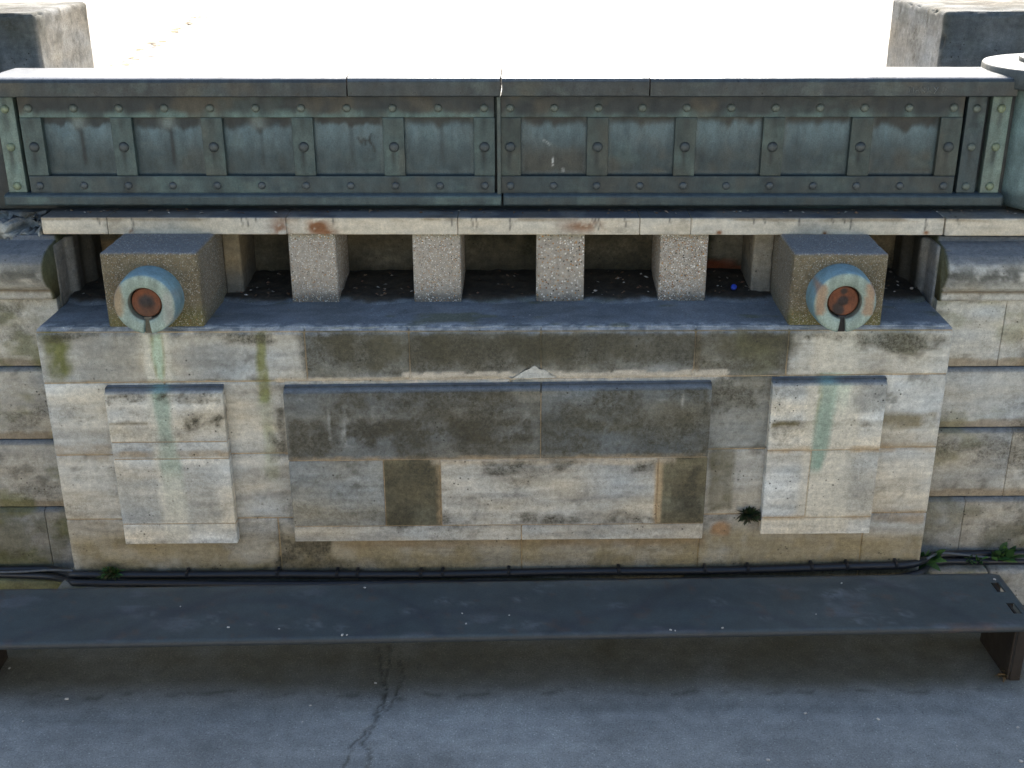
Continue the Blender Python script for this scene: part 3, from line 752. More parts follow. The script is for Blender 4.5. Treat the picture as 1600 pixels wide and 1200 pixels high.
# ------------------------------------------------------------------ balusters, blocks, bronze spouts
bal = ((-1.222, -.985, .40, 'first concrete baluster, beside the left block, under the rust stained slab'),
       (-.598, -.357, .40, 'concrete baluster left of centre, second from the left block'),
       (.024, .266, .405, 'concrete baluster right of centre, third from the left block'),
       (.645, .885, .415, 'fourth concrete baluster, nearest the right block and the blue cap'))
for k, (x0, x1, y0, lab) in enumerate(bal):
    V, F = rbox(x0, x1, y0, .80, 1.57, 1.951, .006, (.012, .03, .012), .010, 900 + k, .001)
    V[:, 0] += (V[:, 0] - (x0 + x1)/2)*.02*(1.76 - V[:, 2])
    c = np.repeat(np.array((.34, .295, .235), np.float32)[None, :], len(V), 0)*(.8 + .4*fbm(V + k, (6, 6, 6), 4, 900))[:, None]
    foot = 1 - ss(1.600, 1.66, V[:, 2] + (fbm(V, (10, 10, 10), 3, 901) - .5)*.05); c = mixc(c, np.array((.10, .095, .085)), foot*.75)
    c = mixc(c, np.array((.20, .19, .10)), ss(1.91, 1.95, V[:, 2])*.4)
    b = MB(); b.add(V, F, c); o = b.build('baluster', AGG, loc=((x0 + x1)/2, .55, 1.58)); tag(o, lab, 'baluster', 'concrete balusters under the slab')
for k, (x0, x1, lab, y0) in enumerate(((-2.046, -1.583, 'dark concrete block at left carrying the bronze disc with the orange rusty core', .03), (1.232, 1.673, 'dark concrete block at right carrying the disc with two rust patches', .03))):
    V, F = rbox(x0, x1, y0, .82, 1.565 + .012*k, 1.957, .012, (.013, .03, .013), .014, 920 + k, .0015)
    c = np.repeat(np.array((.155, .125, .075), np.float32)[None, :], len(V), 0)*(.65 + .7*fbm(V + k*5, (5, 5, 5), 4, 921))[:, None]
    c = mixc(c, OLIVE*.8, (1 - ss(1.62, 1.72, V[:, 2] + (fbm(V, (8, 8, 8), 3, 922) - .5)*.1))*.6)
    c = mixc(c, np.array((.17, .175, .175)), ss(1.947, 1.956, V[:, 2])*.9)
    sid = ss(.05, .12, V[:, 1])*(V[:, 2] < 1.94); c = mixc(c, np.array((.15, .135, .105)), sid*.7)
    b = MB(); b.add(V, F, c); o = b.build('concrete_block', AGGB, loc=((x0 + x1)/2, .3, 1.58)); tag(o, lab, 'concrete block', 'concrete blocks carrying the bronze discs')
    # grey mortar bed between the block and the slab
    V, F = rbox(x0 - .02, x1 - .05, .385, .80, 1.958, 1.985, .004, (.02, .05, .01), .004, 925 + k)
    b = MB(); b.add(V, F, stone_col(V, GREY*.9, 926, .05, .5)); q = b.build('mortar_bed', STONE, o); q.location = -Vector(o.location)
def spout(cx, cz, lab, var):
    root = empty('bronze_disc', (cx, .032, cz), lab, 'disc', 'bronze discs on the blocks')
    # ring: annulus with tapered side, dished hole and a drip slot cut at the bottom
    n = 96; half = R(8.5)
    prof = [(.153, .0), (.152, -.04), (.150, -.085), (.145, -.126), (.140, -.132), (.130, -.134), (.115, -.133), (.100, -.131), (.083, -.127), (.079, -.120), (.078, -.06), (.078, -.02), (.078, .0)]
    V = []; F = []; m = len(prof); an = np.linspace(-math.pi/2 + half, 3*math.pi/2 - half, n)
    for g in an:
        for (r_, y) in prof:
            # widen slot toward the hole
            V.append((r_*math.cos(g), y, r_*math.sin(g)))
    for i in range(n - 1):
        for j in range(m - 1): F.append((i*m + j, (i + 1)*m + j, (i + 1)*m + j + 1, i*m + j + 1))
    F.append(tuple(range(m))); F.append(tuple((n - 1)*m + j for j in range(m))[::-1])
    V = np.array(V, np.float32)
    # subdivide radially for the paint: use angle/height noise per vertex
    rad = np.hypot(V[:, 0], V[:, 2])
    c = np.repeat(np.array((.25, .30, .245), np.float32)[None, :], len(V), 0)
    st = fbm(V, (45, 10, 6), 4, 940 + var); c *= (.55 + .9*st)[:, None]
    side = (V[:, 1] > -.127) & (rad > .142); c = mixc(c, np.array((.13, .235, .27)), side*.85)
    W = V + np.array((cx, 0, 0), np.float32)
    if var == 0:
        k = soft(V, -.15, -.105, -.06, .10, .01, .015, 20, 5); c = mixc(c, np.array((.27, .15, .06)), k*.7)
        k = soft(V, .09, .14, -.10, .06, .02, .02, 20, 6); c = mixc(c, np.array((.30, .27, .23)), k*.6)
    else:
        for xa, xb in ((-.132, -.09), (.09, .132)):
            k = soft(V, xa, xb, -.06, .09, .008, .012, 24, 7); c = mixc(c, np.array((.29, .14, .06)), k*.7)
    c = mixc(c, np.array((.12, .11, .08)), (rad < .081)*.8)
    b = MB(); b.add(V, F, c); b.build('ring', PATR, root, local=True)
    V, F = lathe([(.080, 0), (.080, .018)], 40, True, 'y'); b = MB(); b.add(V, F, (.05, .04, .03)); b.build('seat', RUST, root, local=True)
    # iron bolt end set in the hole
    pr = [(.073, .018), (.073, .092), (.068, .100)] + [(.066 - .066*i/12, .101 - .006*math.sin(i/12*math.pi) + (.004 if i > 8 else 0)) for i in range(13)]
    pr = [(max(r_, .001), h) for r_, h in pr]
    V, F = lathe(pr, 48, True, 'y'); rad = np.hypot(V[:, 0], V[:, 2])
    c = np.repeat(np.array((.15, .048, .018), np.float32)[None, :], len(V), 0)*(.5 + 1.0*fbm(V, (22, 22, 22), 4, 950 + var))[:, None]
    if var == 0:
        c = mixc(c, np.array((.035, .028, .024)), (1 - ss(.022, .055, rad + (fbm(V, (40, 40, 40), 3, 951) - .5)*.02))*.95)
        c = mixc(c, np.array((.10, .045, .022)), ss(.0, .05, -V[:, 2])*.7)
    else:
        for (x, z, r_) in ((0, .048, .016), (0, 0, .026), (-.02, -.04, .03)):
            c = mixc(c, np.array((.030, .022, .018)), (1 - ss(r_*.7, r_*1.3, np.hypot(V[:, 0] - x, V[:, 2] - z) + (fbm(V, (50, 50, 50), 2, 952) - .5)*.01))*.95)
    b = MB(); b.add(V, F, c); b.build('iron_bolt', RUST, root, local=True)
    # brown plug filling the drip slot, darker on the right disc
    V, F = rbox(-.0205, .0205, -.104, -.001, -.150, -.070, .002, .02); b = MB(); b.add(V, F, (.14, .12, .085) if var == 0 else (.03, .026, .024)); b.build('drip_slot', RUST, root, local=True)
spout(-1.815, 1.742, 'verdigris bronze disc with plain rusty bolt on the left block', 0)
spout(1.455, 1.757, 'verdigris bronze disc with two orange rust patches on the right block', 1)

# ------------------------------------------------------------------ bronze parapet
DARKP = np.array((.022, .028, .029)); MIDP = np.array((.039, .058, .061)); LTP = np.array((.115, .18, .16)); BRNP = np.array((.060, .052, .035))
def pat(V, base, seed, green=.5, brown=.4):
    c = np.repeat(np.asarray(base, np.float32)[None, :], len(V), 0)
    c *= (.72 + .56*fbm(V, (10, 10, 3), 5, seed, .65))[:, None]
    c *= (.90 + .20*fbm(V, (60, 60, 5), 3, seed + 1))[:, None]
    c = mixc(c, LTP*.85, green*ss(.52, .72, fbm(V, (4, 4, 7), 5, seed + 2, .65)))
    c = mixc(c, BRNP, brown*ss(.52, .7, fbm(V, (5, 5, 4), 4, seed + 3)))
    return c
def rivet_mesh(r, flat=.55, col=(.10, .115, .095), name='rivet'):
    pr = [(r*1.02, 0)] + [(max(r*math.cos(a), .0008), r*flat*math.sin(a) + .0015) for a in np.linspace(0, math.pi/2, 7)]
    V, F = lathe(pr, 18, True, 'y')
    c = np.repeat(np.array(col, np.float32)[None, :], len(V), 0)*(.8 + .4*fbm(V, (50, 50, 50), 2, 3))[:, None]
    b = MB(); b.add(V, F, c); o = b.build(name, PAT); me = o.data; bpy.data.objects.remove(o); return me
RV = rivet_mesh(.0205); RVB = rivet_mesh(.0255, .55, (.052, .060, .058)); RVD = rivet_mesh(.0195, .55, (.060, .070, .072)); RVL = rivet_mesh(.021, .6, (.17, .20, .125))
def rivet(me, x, y, z, parent):
    o = bpy.data.objects.new('rivet', me); COL.objects.link(o); o.parent = parent
    o.location = (x - parent.location.x, y - parent.location.y, z - parent.location.z); o.rotation_euler.y = (x*37.7) % 6.28
def parapet(xa, xb, cols, tall, label, seed, left):
    root = empty('metal_parapet', ((xa + xb)/2, .55, 2.07), label, 'parapet', 'riveted bronze parapet bays')
    off = -Vector(root.location)
    def part(b, name, mat=PAT, label=None):
        o = b.build(name, mat, root); o.location = off
        if label: o['label'] = label
        return o
    e0, e1 = (cols[0] - .05, cols[-1] + .05)
    wear = 1.0 if left else .62
    def rail(name, z0, z1, y0, x0, x1, paint):
        V, F = rbox(x0, x1, y0, .60, z0, z1, .003, (.010, .05, .008), 0, seed); b = MB(); b.add(V, F, paint(V)); part(b, name)
    near = lambda V, d: np.min(np.abs(V[:, 0][:, None] - np.array(d)[None, :]), 1)
    def p_top(V):
        c = pat(V, DARKP*.9, seed, .15, .75)
        lo = (1 - ss(2.508, 2.548, V[:, 2] + (fbm(V, (9, 9, 9), 4, seed + 11) - .5)*.05))
        c = mixc(c, LTP*.85, lo*wear*.75*(.35 + .9*ss(.35, .62, fbm(V, (13, 13, 3), 4, seed + 12))))
        nr = np.exp(-(near(V, cols)/.022)**2)*(V[:, 2] < 2.555); c = mixc(c, LTP, nr*.55*wear)
        return c
    def p_bot(V):
        c = pat(V, MIDP*(.95 if left else .72), seed + 20, .35*wear, .35)
        nr = np.exp(-(near(V, cols[::2])/.04)**2); c = mixc(c, DARKP*.75, nr*.75*(fbm(V, (12, 12, 12), 3, 5)*.8 + .4))
        return c
    rail('top_rail', 2.507, 2.612, .520, e0, e1, p_top)
    rail('bottom_rail', 2.128, 2.217, .520, e0, e1, p_bot)
    # bottom flange with sloped shoulder
    V, F = prism_x([(.60, 2.072), (.492, 2.072), (.487, 2.077), (.487, 2.118), (.491, 2.124), (.521, 2.130), (.60, 2.130)], xa, xb, .012, .006)
    c = pat(V, MIDP*(1.0 if left else .85), seed + 30, .55*wear, .3); c = mixc(c, np.array((.14, .17, .18)), ss(2.119, 2.126, V[:, 2])*.6)
    b = MB(); b.add(V, F, c); part(b, 'base_flange')
    # straps
    def strap(x, w_, z0, z1, tint, sd, gr=.35, y=.523):
        V, F = rbox(x - w_/2, x + w_/2, y, .60, z0, z1, .003, (.009, .05, .009), 0, sd)
        c = pat(V, tint, sd, gr, .4)
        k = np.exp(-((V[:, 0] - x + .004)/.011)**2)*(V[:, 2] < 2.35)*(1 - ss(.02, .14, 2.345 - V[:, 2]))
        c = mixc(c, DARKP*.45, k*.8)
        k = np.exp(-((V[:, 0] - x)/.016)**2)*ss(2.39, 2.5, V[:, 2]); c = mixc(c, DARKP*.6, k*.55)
        b = MB(); b.add(V, F, c); part(b, 'strap')
    for k in range(0, len(cols), 2):
        tint = (MIDP*1.12 + np.array((.006, .008, .0))) if left else MIDP*(.80 if k else .68) + np.array((.006, .004, -.004))
        strap(cols[k], .105, 2.2175, 2.5065, tint, seed + 40 + k, .5*wear)
        rivet(RVB, cols[k], .523, 2.361, root)
    for k, x in enumerate(cols):
        rivet(RV, x, .520, 2.552, root); rivet(RVD, x, .520, 2.168, root)
    for k, (x, light) in enumerate(tall):
        strap(x, .092, 2.131, 2.606, (np.array((.125, .17, .145)) if light else MIDP*(1.25 if left else .85)), seed + 70 + k, .5, .525)
        for z in (2.548, 2.361, 2.165): rivet(RVL if light else RV, x, .525, z, root)
    # recessed panels
    for k in range(0, len(cols) - 1, 2):
        x0, x1 = cols[k] + .05, cols[k + 2] - .05; xm = cols[k + 1]
        V, F = rbox(x0, x1, .555, .60, 2.2155, 2.5085, .002, (.008, .04, .008), 0, seed)
        u = (V[:, 0] - x0)/(x1 - x0); v = (V[:, 2] - 2.2155)/.293
        bulge = (1 - np.abs(2*np.abs(u - .5) - .5)*2)*np.clip(np.sin(v*math.pi), 0, 1)
        amp = (.014 if (left and k in (0, 2, 4)) else .004)
        V[:, 1] -= (V[:, 1] < .57)*amp*bulge*1.0
        c = pat(V, MIDP*(1.0 if left else .78), seed + 90 + k, .25, .3 if left else .55)
        rs = np.random.RandomState(seed + k); tv = rs.uniform(-.05, .06); sf = rs.uniform(.05, .16)
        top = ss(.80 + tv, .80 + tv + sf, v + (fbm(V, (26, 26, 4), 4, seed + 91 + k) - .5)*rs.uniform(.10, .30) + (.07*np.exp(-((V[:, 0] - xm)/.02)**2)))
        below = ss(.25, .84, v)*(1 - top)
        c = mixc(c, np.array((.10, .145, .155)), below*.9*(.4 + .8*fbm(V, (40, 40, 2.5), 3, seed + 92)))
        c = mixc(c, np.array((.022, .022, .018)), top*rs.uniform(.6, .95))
        if left:
            kk = np.exp(-((V[:, 0] - xm - .012)/.013)**2)*ss(.05, .3, v)*(1 - ss(.80, .95, v))*(1.0 if k <= 2 else .45); c = mixc(c, DARKP*.40, kk*.85)
            kk = np.exp(-((V[:, 0] - xm)/.035)**2)*ss(.72, .86, v); c = mixc(c, np.array((.17, .21, .20)), kk*.6*(k <= 4))
        rim = np.minimum(np.minimum(u, 1 - u)*(x1 - x0), v*.293); c = mixc(c, np.array((.13, .155, .15)), (1 - ss(.004, .03, rim))*.35)
        P2 = V[:, [0, 2]]
        for pts, wd, co in (((( -.865, 2.40), (-.85, 2.375), (-.835, 2.395), (-.83, 2.37)), .006, (.012, .014, .012)), (((-.80, 2.415), (-.81, 2.385), (-.79, 2.36), (-.785, 2.335)), .006, (.012, .014, .012)),
                            (((-.83, 2.385), (-.81, 2.395), (-.80, 2.375)), .005, (.012, .014, .012)), (((.105, 2.30), (.106, 2.265)), .0025, (.5, .5, .47)), (((.06, 2.39), (.09, 2.37)), .004, (.25, .27, .26)), (((.155, 2.245), (.16, 2.235)), .004, (.4, .42, .4))):
            d = segdist(P2 + (np.stack([fbm(V, (60, 60, 60), 2, 1), fbm(V, (60, 60, 60), 2, 2)], 1) - .5)*.01, pts); c = mixc(c, np.array(co), np.exp(-(d/wd)**2)*.8)
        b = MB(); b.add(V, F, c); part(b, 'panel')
    # backing plate, out of view, extended to block sunlight leaking through the gaps
    V, F = rbox(xa - (.4 if left else 0), xb + (.0098 if left else .06), .575, .88, 2.036, 2.610, .002, .06, 0, 1); b = MB(); b.add(V, F, pat(V, DARKP*.8, seed + 99, .4, .2)); part(b, 'backing_plate')
    return root, off
PL, offL = parapet(-2.66, -.152, [-2.482 + .2247*k for k in range(11)], [(-2.60, True)], 'left riveted bronze parapet bay with green streaks and dented panels', 1000, True)
PR, offR = parapet(-.142, 2.345, [-.107 + .2159*k for k in range(11)], [(2.166, False), (2.284, True)], 'right riveted bronze parapet bay, darker and smoother, with pale end strap', 1200, False)
for o in list(PL.children):
    pass
def joint_post():
    V, F = rbox(-.172, -.1535, .508, .56, 2.10, 2.608, .002, (.01, .02, .01), 0, 3); b = MB(); b.add(V, F, pat(V, MIDP*1.2 + np.array((.015, .01, 0)), 1400, .2, .5)); o = b.build('end_bar', PAT, PL); o.location = offL
joint_post()
def coping(x0, x1, root, off, seed, dz=0.0):
    prof = [(.86, 2.612), (.440, 2.612), (.438, 2.616), (.438, 2.680), (.441, 2.690), (.448, 2.697), (.462, 2.702), (.50, 2.706), (.60, 2.710), (.76, 2.709), (.83, 2.700), (.858, 2.685), (.86, 2.66), (.86, 2.612)]
    V, F = prism_x(prof, x0, x1, .02, .009); V[:, 2] += dz + .006 + (V[:, 2] > 2.7)*(fbm(V, (2, 2, 2), 2, seed) - .5)*.004
    c = pat(V, np.array((.034, .041, .044)), seed, .10, .35)
    c = mixc(c, np.array((.24, .25, .25)), ss(2.695, 2.703, V[:, 2])*.9)
    c = mixc(c, np.array((.07, .09, .085)), .4*ss(.62, .72, fbm(V, (9, 9, 9), 4, seed + 2)))
    b = MB(); b.add(V, F, c); o = b.build('coping', COPE, root, smooth=False); o.location = off
    return o
coping(-2.615, -.8935, PL, offL, 1500); coping(-.8865, -.1545, PL, offL, 1510, .002)
coping(-.1445, .5605, PR, offR, 1520, .002); cr = coping(.5675, 2.315, PR, offR, 1530)
def scratch():
    b = MB(); x = 1.80; h = .026; z0 = 2.638
    L = {'M': (((0, 0), (.1, 1), (.5, .35), (.9, 1), (1, 0)),), 'A': (((0, 0), (.6, 1), (.9, 0)), ((.2, .35), (.8, .4))), 'R': (((.1, 0), (.2, 1), (.8, .8), (.2, .45), (.9, 0)),),
         'K': (((.1, 0), (.15, 1)), ((.85, 1), (.15, .5), (.9, 0))), 'Y': (((0, 1), (.45, .5)), ((1, 1), (.2, -.25)))}
    for ch in 'MARKY':
        for st in L[ch]:
            V, F = tube([(x + .020*p[0], .4376, z0 + h*p[1]) for p in st], .0011, 5); b.add(V, F, (.20, .215, .20))
        x += .029
    o = b.build('scratched_name', LITM, PR); o.location = offR
scratch()

# round end posts of the parapet
for cx, lab in ((2.665, 'round bronze drum post with disc cap, at the right end of the parapet'), (-3.3, 'round bronze drum post at the left end of the parapet')):
    root = empty('drum_post', (cx, .66, 2.035), lab, 'post', 'round drum posts')
    V, F = lathe([(.325, .03), (.325, .12), (.33, .13), (.33, .60), (.30, .612)], 64); V += np.array((0, 0, 0), np.float32)
    Vd = [];
    prof = [(.312, 0.03)] + [(.312, .03 + .58*i/30) for i in range(1, 31)]
    V, F = lathe(prof, 72); c = pat(V, np.array((.22, .31, .30)), 1600, .6, .25); c = mixc(c, DARKP*.7, (1 - ss(.08, .13, V[:, 2]))*.6)
    b = MB(); b.add(V, F, c); b.build('drum', PAT, root, local=True)
    for (z, s) in ((.25, .9), (.43, 1.1)):
        pass
    V, F = lathe([(.20, .600), (.41, .610), (.429, .617), (.432, .625), (.432, .700), (.427, .708), (.41, .712), (.30, .716), (.20, .716)], 72)
    c = pat(V, np.array((.060, .068, .064)), 1610, .3, .4); c = mixc(c, np.array((.17, .18, .18)), ss(.705, .712, V[:, 2])*.8)
    b = MB(); b.add(V, F, c); b.build('cap', PAT, root, local=True)
    V, F = lathe([(.258, .714), (.262, .718), (.262, .735), (.255, .740), (.10, .742)], 60); c = pat(V, np.array((.08, .09, .085)), 1620, .3, .3)
    b = MB(); b.add(V, F, c); b.build('cap_disc', PAT, root, local=True)

# ------------------------------------------------------------------ stone piers behind
for (x0, x1, lab, sd) in ((-4.1, -2.745, 'pale square stone pier behind the parapet at left', 1700), (2.245, 3.7, 'pale square stone pier behind the drum post at right', 1720)):
    V, F = rbox(x0, x1, 1.40, 2.25 if x0 < 0 else 2.42, 1.85, 2.925, .02, (.02, .02, .02), .03, sd, .004)
    c = stone_col(V, np.array((.31, .29, .25)), sd, .12, .45)
    c = mixc(c, np.array((.075, .08, .077)), ss(.22, .55, fbm(V, (2.4, 2.4, 2.4), 5, sd + 1, .62))*.85*(V[:, 1] < 1.44))  # front face only: grime mottling that also paints in its shade
    c = mixc(c, np.array((.08, .08, .055)), ss(.46, .62, fbm(V, (9, 9, 3), 5, sd + 2, .65))*.55*ss(2.55, 2.95, V[:, 2]))
    b = MB(); b.add(V, F, c, .8*ss(.4, .7, fbm(V, (3, 3, 3), 5, sd + 5))*ss(2.3, 2.8, V[:, 2])); o = b.build('stone_pier', STONE, loc=((x0 + x1)/2, 1.9, 1.85)); tag(o, lab, 'pier', 'square stone piers')

# ------------------------------------------------------------------ opposite terrace wall (below the camera)
V, F = rbox(-30, 30, -4.95, -4.6, -.05, 1.86, .02, (.3, .2, .1), 0, 1800, 0); c = stone_col(V, LIGHT*1.15, 1801)
b = MB(); b.add(V, F, c); o = b.build('retaining_wall', STONE); tag(o, 'sunlit pale stone retaining wall facing the bay across the terrace', 'wall')

# ------------------------------------------------------------------ steel bench
def bench():
    ang = R(2.4); ox, oy, h = 2.345, -.172, .36; Ln, D = 5.02, .452
    root = empty('steel_bench', (ox, oy, 0), 'long dark blue-grey steel plank bench with slotted ends in front of the wall', 'bench', None, ang)
    slots = [(-.073, -.033, -.172, -.082), (-.073, -.033, -.362, -.266), (-Ln + .033, -Ln + .073, -.172, -.082), (-Ln + .033, -Ln + .073, -.362, -.266)]
    us = np.unique(np.round(np.concatenate([np.arange(-Ln, 0, .016), [0]] + [list(s[:2]) for s in slots]), 4))
    vs_ = np.unique(np.round(np.concatenate([np.linspace(-D, 0, 30)] + [list(s[2:]) for s in slots]), 4))
    nu, nv = len(us), len(vs_)
    # add the bent front lip as extra rows
    lip = [(-D - .010, -.003), (-D - .016, -.010), (-D - .018, -.016), (-D - .018, -.030)]
    rows = [(v, 0.0) for v in vs_[::-1]] + lip; m = len(rows); th = .008
    a = np.array([[(u, r[0], r[1]) for r in rows] for u in us], np.float32)
    tt = np.clip((a[:, :, 0] + .05)/.05, 0, 1)*np.clip((a[:, :, 1] + .04)/.04, 0, 1); a[:, :, 1] -= tt*.016
    c = np.repeat(np.array((.046, .063, .067), np.float32)[None, :], a.shape[0]*m, 0)
    W = a.reshape(-1, 3)
    c *= (.8 + .4*fbm(W, (2, 6, 1), 4, 1900))[:, None]
    c = mixc(c, np.array((.11, .12, .135)), ss(.58, .76, fbm(W, (3.5, 9, 1), 5, 1901, .65))*.55)
    dust = ss(-.10, .0, W[:, 1] + (fbm(W, (6, 6, 1), 4, 1911) - .5)*.14); c = mixc(c, np.array((.10, .105, .095)), dust*.5)
    spt = ss(.66, .74, fbm(W, (16, 16, 1), 4, 1912)); c = mixc(c, np.array((.085, .055, .04)), spt*.45)
    rng = np.random.RandomState(9)
    for k in range(26):                                                # shoe scuffs
        u, v = rng.uniform(-4.2, -.5), rng.uniform(-.42, -.06); g = rng.uniform(0, 3.14); ln = rng.uniform(.02, .06)
        rr = np.hypot((W[:, 0] - u), (W[:, 1] - v)*1.4); ar = np.exp(-((rr - ln)/.007)**2)*ss(0, .02, np.cos(g)*(W[:, 0] - u) + np.sin(g)*(W[:, 1] - v))
        c = mixc(c, np.array((.16, .175, .19)), ar*.6*fbm(W, (50, 50, 1), 3, k))
        bl = np.exp(-((rr)/(ln*.9))**2)*ss(.5, .65, fbm(W, (40, 40, 1), 3, 30 + k)); c = mixc(c, np.array((.15, .165, .18)), bl*.6)
    for k in range(7):                                                 # faint wiped arcs
        u, v = rng.uniform(-4.6, -1), rng.uniform(-1.2, -.6); r_ = rng.uniform(.5, 1.0); rr = np.hypot(W[:, 0] - u, W[:, 1] - v)
        c = mixc(c, np.array((.025, .03, .042)), np.exp(-((rr - r_)/.03)**2)*.4)
    c = mixc(c, np.array((.030, .035, .039)), (W[:, 1] < -D - .012)*.85)  # front lip painted darker to offset the bounce light it catches
    rst = ss(.5, .68, fbm(W, (8, 8, 20), 4, 1905))*(W[:, 1] < -D + .03); c = mixc(c, np.array((.11, .055, .035)), rst*.4*ss(-.9, -.1, W[:, 0]))
    top = W.copy(); bot = W.copy(); bot[:, 2] -= th; k_lip = (np.arange(len(W)) % m) >= nv; bot[k_lip, 1] += th; bot[k_lip, 2] += th*.6
    V = np.concatenate([top, bot]); n = len(W); F = []
    def hole(i, j):
        if j >= nv - 1: return False
        uc = (us[i] + us[i+1])/2; vc = (rows[j][0] + rows[j+1][0])/2
        return any(s[0] < uc < s[1] and s[2] < vc < s[3] for s in slots)
    H = [[hole(i, j) for j in range(m - 1)] for i in range(nu - 1)]
    ix = lambda i, j: i*m + j
    for i in range(nu - 1):
        for j in range(m - 1):
            if H[i][j]: continue
            q = (ix(i, j), ix(i, j+1), ix(i+1, j+1), ix(i+1, j)); F.append(q); F.append(tuple(t + n for t in q[::-1]))
            for (di, dj, e) in ((-1, 0, (ix(i, j), ix(i, j+1))), (1, 0, (ix(i+1, j+1), ix(i+1, j))), (0, -1, (ix(i+1, j), ix(i, j))), (0, 1, (ix(i, j+1), ix(i+1, j+1)))):
                a_, b_ = i + di, j + dj
                if a_ < 0 or b_ < 0 or a_ >= nu - 1 or b_ >= m - 1 or H[a_][b_]: F.append((e[1], e[0], e[0] + n, e[1] + n))
    b = MB(); b.add(V + np.array((0, 0, h)), F, np.concatenate([c, c*.8])); b.build('seat_plank', STEEL, root, local=True)
    RC = np.array((.020, .015, .011))
    for u in (-.055, -Ln + .055):
        s = 1 if u > -1 else -1
        b = MB()
        for (x0, x1, y0, y1) in ((u - .006, u + .006, -.385, -.055), (u + .006*s if s > 0 else u - .055, u + .055 if s > 0 else u + .006*s, -.393, -.3852), (u + .006*s if s > 0 else u - .055, u + .055 if s > 0 else u + .006*s, -.0548, -.047), (u + .0061 if s > 0 else u - .045, u + .045 if s > 0 else u - .0061, -.225, -.217)):
            V, F = rbox(x0, x1, y0, y1, 0, h - .0085, .0015, (.02, .02, .02)); c = np.repeat(RC[None, :], len(V), 0)*(.4 + 1.4*fbm(V, (60, 60, 4), 4, 1910))[:, None]
            b.add(V, F, c)
        b.build('leg', RUST, root, local=True)
bench()

# ------------------------------------------------------------------ conduits and wires
def zf(x): return .015*(x + .15)*.9
def pipe(name, pts, r, label, clips=(), wig=.004, mat=PLASTIC, grp=None, cat='cable'):
    P = catmull(pts, 8); random.seed(len(pts) + int(r*1e4)); ph = random.random()*9
    P = [p + Vector((0, wig*math.sin(p.x*3.1 + ph), wig*.8*math.sin(p.x*4.3 + ph*2))) for p in P]
    V, F = tube(P, r, 12); b = MB(); b.add(V, F)
    o = b.build(name, mat); tag(o, label, cat, grp)
    for x in clips:
        p = min(P, key=lambda q: abs(q.x - x)); V, F = rbox(p.x - .008, p.x + .008, p.y - r - .003, p.y + r + .012, p.z - r*.4, p.z + r + .006, .003, .02)
        b = MB(); b.add(V, F); b.build('clip', PLASTIC, o)
pipe('cable_conduit', [(-3.6, .215, .105), (-2.9, .215, .112), (-2.62, .20, .125), (-2.45, .05, .19), (-2.33, -.03, .235), (-1.7, -.035, .240), (-.9, -.032, .246), (0, -.032, .262), (.9, -.032, .283), (1.7, -.034, .312), (1.93, -.03, .318), (2.05, .05, .30), (2.16, .17, .262), (2.5, .21, .250), (3.4, .215, .262)], .020,
     'black cable conduit clipped along the wall foot, the upper of the two', (-1.765, -1.35, -1.02, -.86, -.62, -.40, -.1, .44, .93, 1.17, 1.42, 1.65, 1.87), .003, PLASTIC, 'black conduits along the wall foot')
pipe('cable_conduit', [(-3.6, .18, .10), (-2.7, .165, .108), (-2.42, -.02, .19), (-2.28, -.075, .213), (-1.4, -.082, .214), (-.5, -.080, .222), (.3, -.082, .236), (1.1, -.084, .252), (1.75, -.08, .268), (2.0, -.03, .272), (2.15, .145, .232), (2.5, .17, .222), (3.4, .175, .228)], .018,
     'black cable conduit lying on the kerb, the lower of the two', (), .004, PLASTIC, 'black conduits along the wall foot')
pipe('wire', [(-3.4, .17, .125), (-2.85, .165, .128), (-2.6, .15, .150), (-2.40, -.012, .245)], .0065, 'thin grey wire drooping at the left wall corner', (), .003, WIRE, None, 'wire')
pipe('wire', [(2.045, -.01, .345), (2.16, .12, .30), (2.30, .17, .262), (2.48, .18, .240), (2.9, .18, .24)], .0065, 'thin grey wire running past the weeds at the right corner', (), .003, WIRE, None, 'wire')

# ------------------------------------------------------------------ weeds
def weed(x, y, z, s, n, label, cols, seed, droop=.3, flat=0.0, grp=None, name='weed', aspect=.34, emin=.1):
    random.seed(seed); b = MB()
    for k in range(n):
        g = random.random()*6.283; e = random.uniform(emin, 1.4); ln = s*random.uniform(.5, 1.1)
        d = Vector((math.cos(g)*math.cos(e), -abs(math.sin(g))*math.cos(e)*.8 + flat, math.sin(e))); side = (Matrix.Rotation(random.uniform(-.9, .9), 3, d)@d.cross(Vector((0, 0, 1))).normalized())
        base = Vector((x, y, z)) + Vector((random.uniform(-.4, .4)*s, random.uniform(-.2, .1)*s, random.uniform(0, .15)*s)); pts = []; wd = ln*aspect*random.uniform(.7, 1.2)
        prof = (.12, .75, 1, .7, .05)
        for i in range(5):
            t = i/4; c_ = base + d*ln*t + Vector((0, 0, -droop*ln*t*t)); q = wd*prof[i]*.5
            pts += [c_ - side*q, c_ + Vector((0, 0, -.15*q)), c_ + side*q]
        F = []
        for i in range(4):
            for j in range(2): F.append((3*i + j, 3*i + j + 1, 3*i + j + 4, 3*i + j + 3))
        co = np.array(random.choice(cols))*random.uniform(.6, 1.3)
        b.add([tuple(p) for p in pts], F, co)
    o = b.build(name, LEAF, loc=(x, y, z)); return tag(o, label, 'plant', grp)
GR = ((.05, .13, .03), (.085, .17, .035), (.04, .09, .025)); DG = ((.018, .036, .012), (.035, .05, .016), (.055, .045, .022)); MO = ((.05, .07, .015), (.08, .085, .02), (.10, .075, .03)); DRY = ((.16, .10, .04), (.10, .10, .03), (.20, .13, .06))
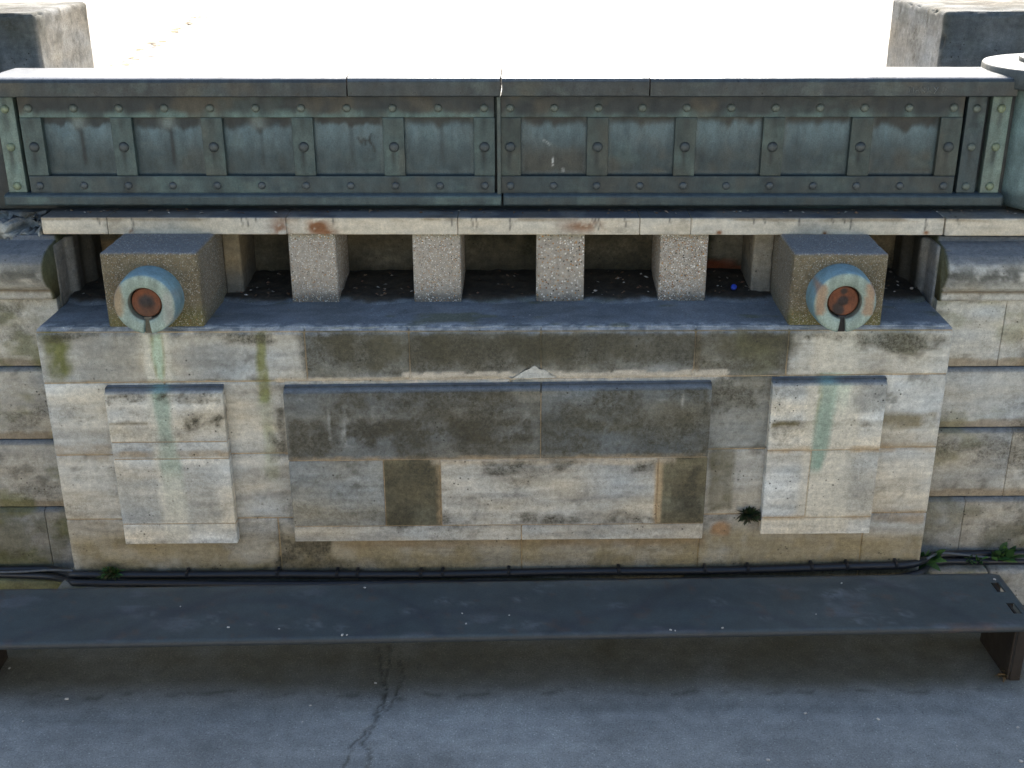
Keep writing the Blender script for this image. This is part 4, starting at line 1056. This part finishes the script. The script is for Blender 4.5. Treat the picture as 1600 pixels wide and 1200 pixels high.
weed(1.105, -.015, .60, .062, 150, 'dark withered fern rooted in the wall joint beside the right panel', DG, 1, .15, -.1, None, 'fern', .3, -.7)
weed(2.075, .10, .26, .12, 30, 'bushy green weed at the right wall corner over the conduit', GR, 2)
weed(2.50, .17, .235, .125, 26, 'tall green weed at the right edge above the bench end', GR, 3)
weed(2.36, .17, .225, .075, 20, 'low green weed between the two larger ones on the conduit', GR, 4)
weed(2.22, .17, .215, .04, 12, 'tiny green sprig beside the corner weed at right', GR, 41)
weed(-2.18, -.035, .240, .070, 260, 'mossy green tuft on the conduit below the left panel', MO + GR, 5, .3, 0, None, 'moss_tuft', .13)
weed(-.80, -.02, .245, .035, 16, 'small green sprig behind the conduit below the wide panel', GR, 6)
weed(2.30, -.53, 0, .085, 34, 'dry yellow-green grass tuft at the foot of the bench leg', DRY, 7, .35, 0, None, 'grass_tuft', .10)

# ------------------------------------------------------------------ bottle cap, pebbles and paper scraps
V, F = lathe([(.014, 0), (.0155, .002), (.0155, .011), (.0145, .0135), (.012, .0145)], 24); b = MB(); V[:, 1] -= 0
Rm = np.array(Matrix.Rotation(R(48), 3, 'X')); V = (V@Rm.T).astype(np.float32); b.add(V, F)
o = b.build('bottle_cap', BLUE); o.location = (1.045, .52, 1.636); tag(o, 'blue plastic bottle cap lying on the soil right of the balusters', 'bottle cap')
def pebble_mesh(seed):
    V, F = rbox(-1, 1, -.7, .7, -.45, .45, .42, .5, 0, seed, 0); V = V + (fbm(V, (1.3, 1.3, 1.3), 2, seed)[:, None] - .5)*V*.7
    b = MB(); b.add(V, F); o = b.build('pebble', WHITE); me = o.data; bpy.data.objects.remove(o); return me
PM = [pebble_mesh(k) for k in range(4)]
flo = [(-2.19, -.766, .013), (-2.335, -.928, .006), (-1.03, -.80, .008), (-1.045, -.917, .006), (1.274, -.829, .010), (1.60, -.867, .010), (2.218, -.919, .009), (2.145, -1.149, .012), (1.004, -.888, .005), (1.043, -1.154, .011), (-2.562, -.528, .010), (-.745, -.625, .009), (1.9, -1.05, .005)]
bn = [(-1.406, -.698, .009), (-.816, -.347, .009), (-.866, -.754, .010), (-.845, -.752, .007), (-1.168, -.706, .006), (-.324, -.568, .006), (-.301, -.654, .007), (.892, -.677, .008), (.650, -.695, .008), (-1.679, -.523, .006), (1.538, -.28, .007), (1.351, -.555, .005), (2.305, -.236, .009), (.67, -.70, .006), (-.10, -.58, .005)]
for k, (x, y, s) in enumerate(flo):
    o = bpy.data.objects.new('pebble', PM[k % 4]); COL.objects.link(o); o.location = (x, y, s*.35); o.scale = (s*.68,)*3; o.rotation_euler.z = k*1.7
    tag(o, 'small white pebble lying on the asphalt floor', 'pebble', 'white pebbles on the floor')
for k, (x, y, s) in enumerate(bn):
    o = bpy.data.objects.new('pebble', PM[(k + 1) % 4]); COL.objects.link(o); o.location = (x, y, .36 + s*.40); o.scale = (s*.68,)*3; o.rotation_euler.z = k*2.3
    tag(o, 'small white chip lying on the steel bench seat', 'pebble', 'white chips on the bench')
# dry leaf crumbs along a paving joint on the upper promenade
random.seed(3); b = MB()
for k in range(46):
    t = random.random(); x = -4.45 - .75*t + random.gauss(0, .08); y = 7.6 + 6.6*t; s = random.uniform(.015, .05); g = random.random()*6
    b.add([(x + s*math.cos(g + q)*1.4, y + s*math.sin(g + q), 1.856 + .01*(q > 3)) for q in (0, 1.6, 3.1, 4.7)], [(0, 1, 2, 3)], random.choice(((.40, .30, .18), (.5, .40, .26))))
o = b.build('leaf_litter', LITM, smooth=False); o['kind'] = 'stuff'; tag(o, 'dry leaf crumbs blown across the sunlit pavement', 'leaf litter')
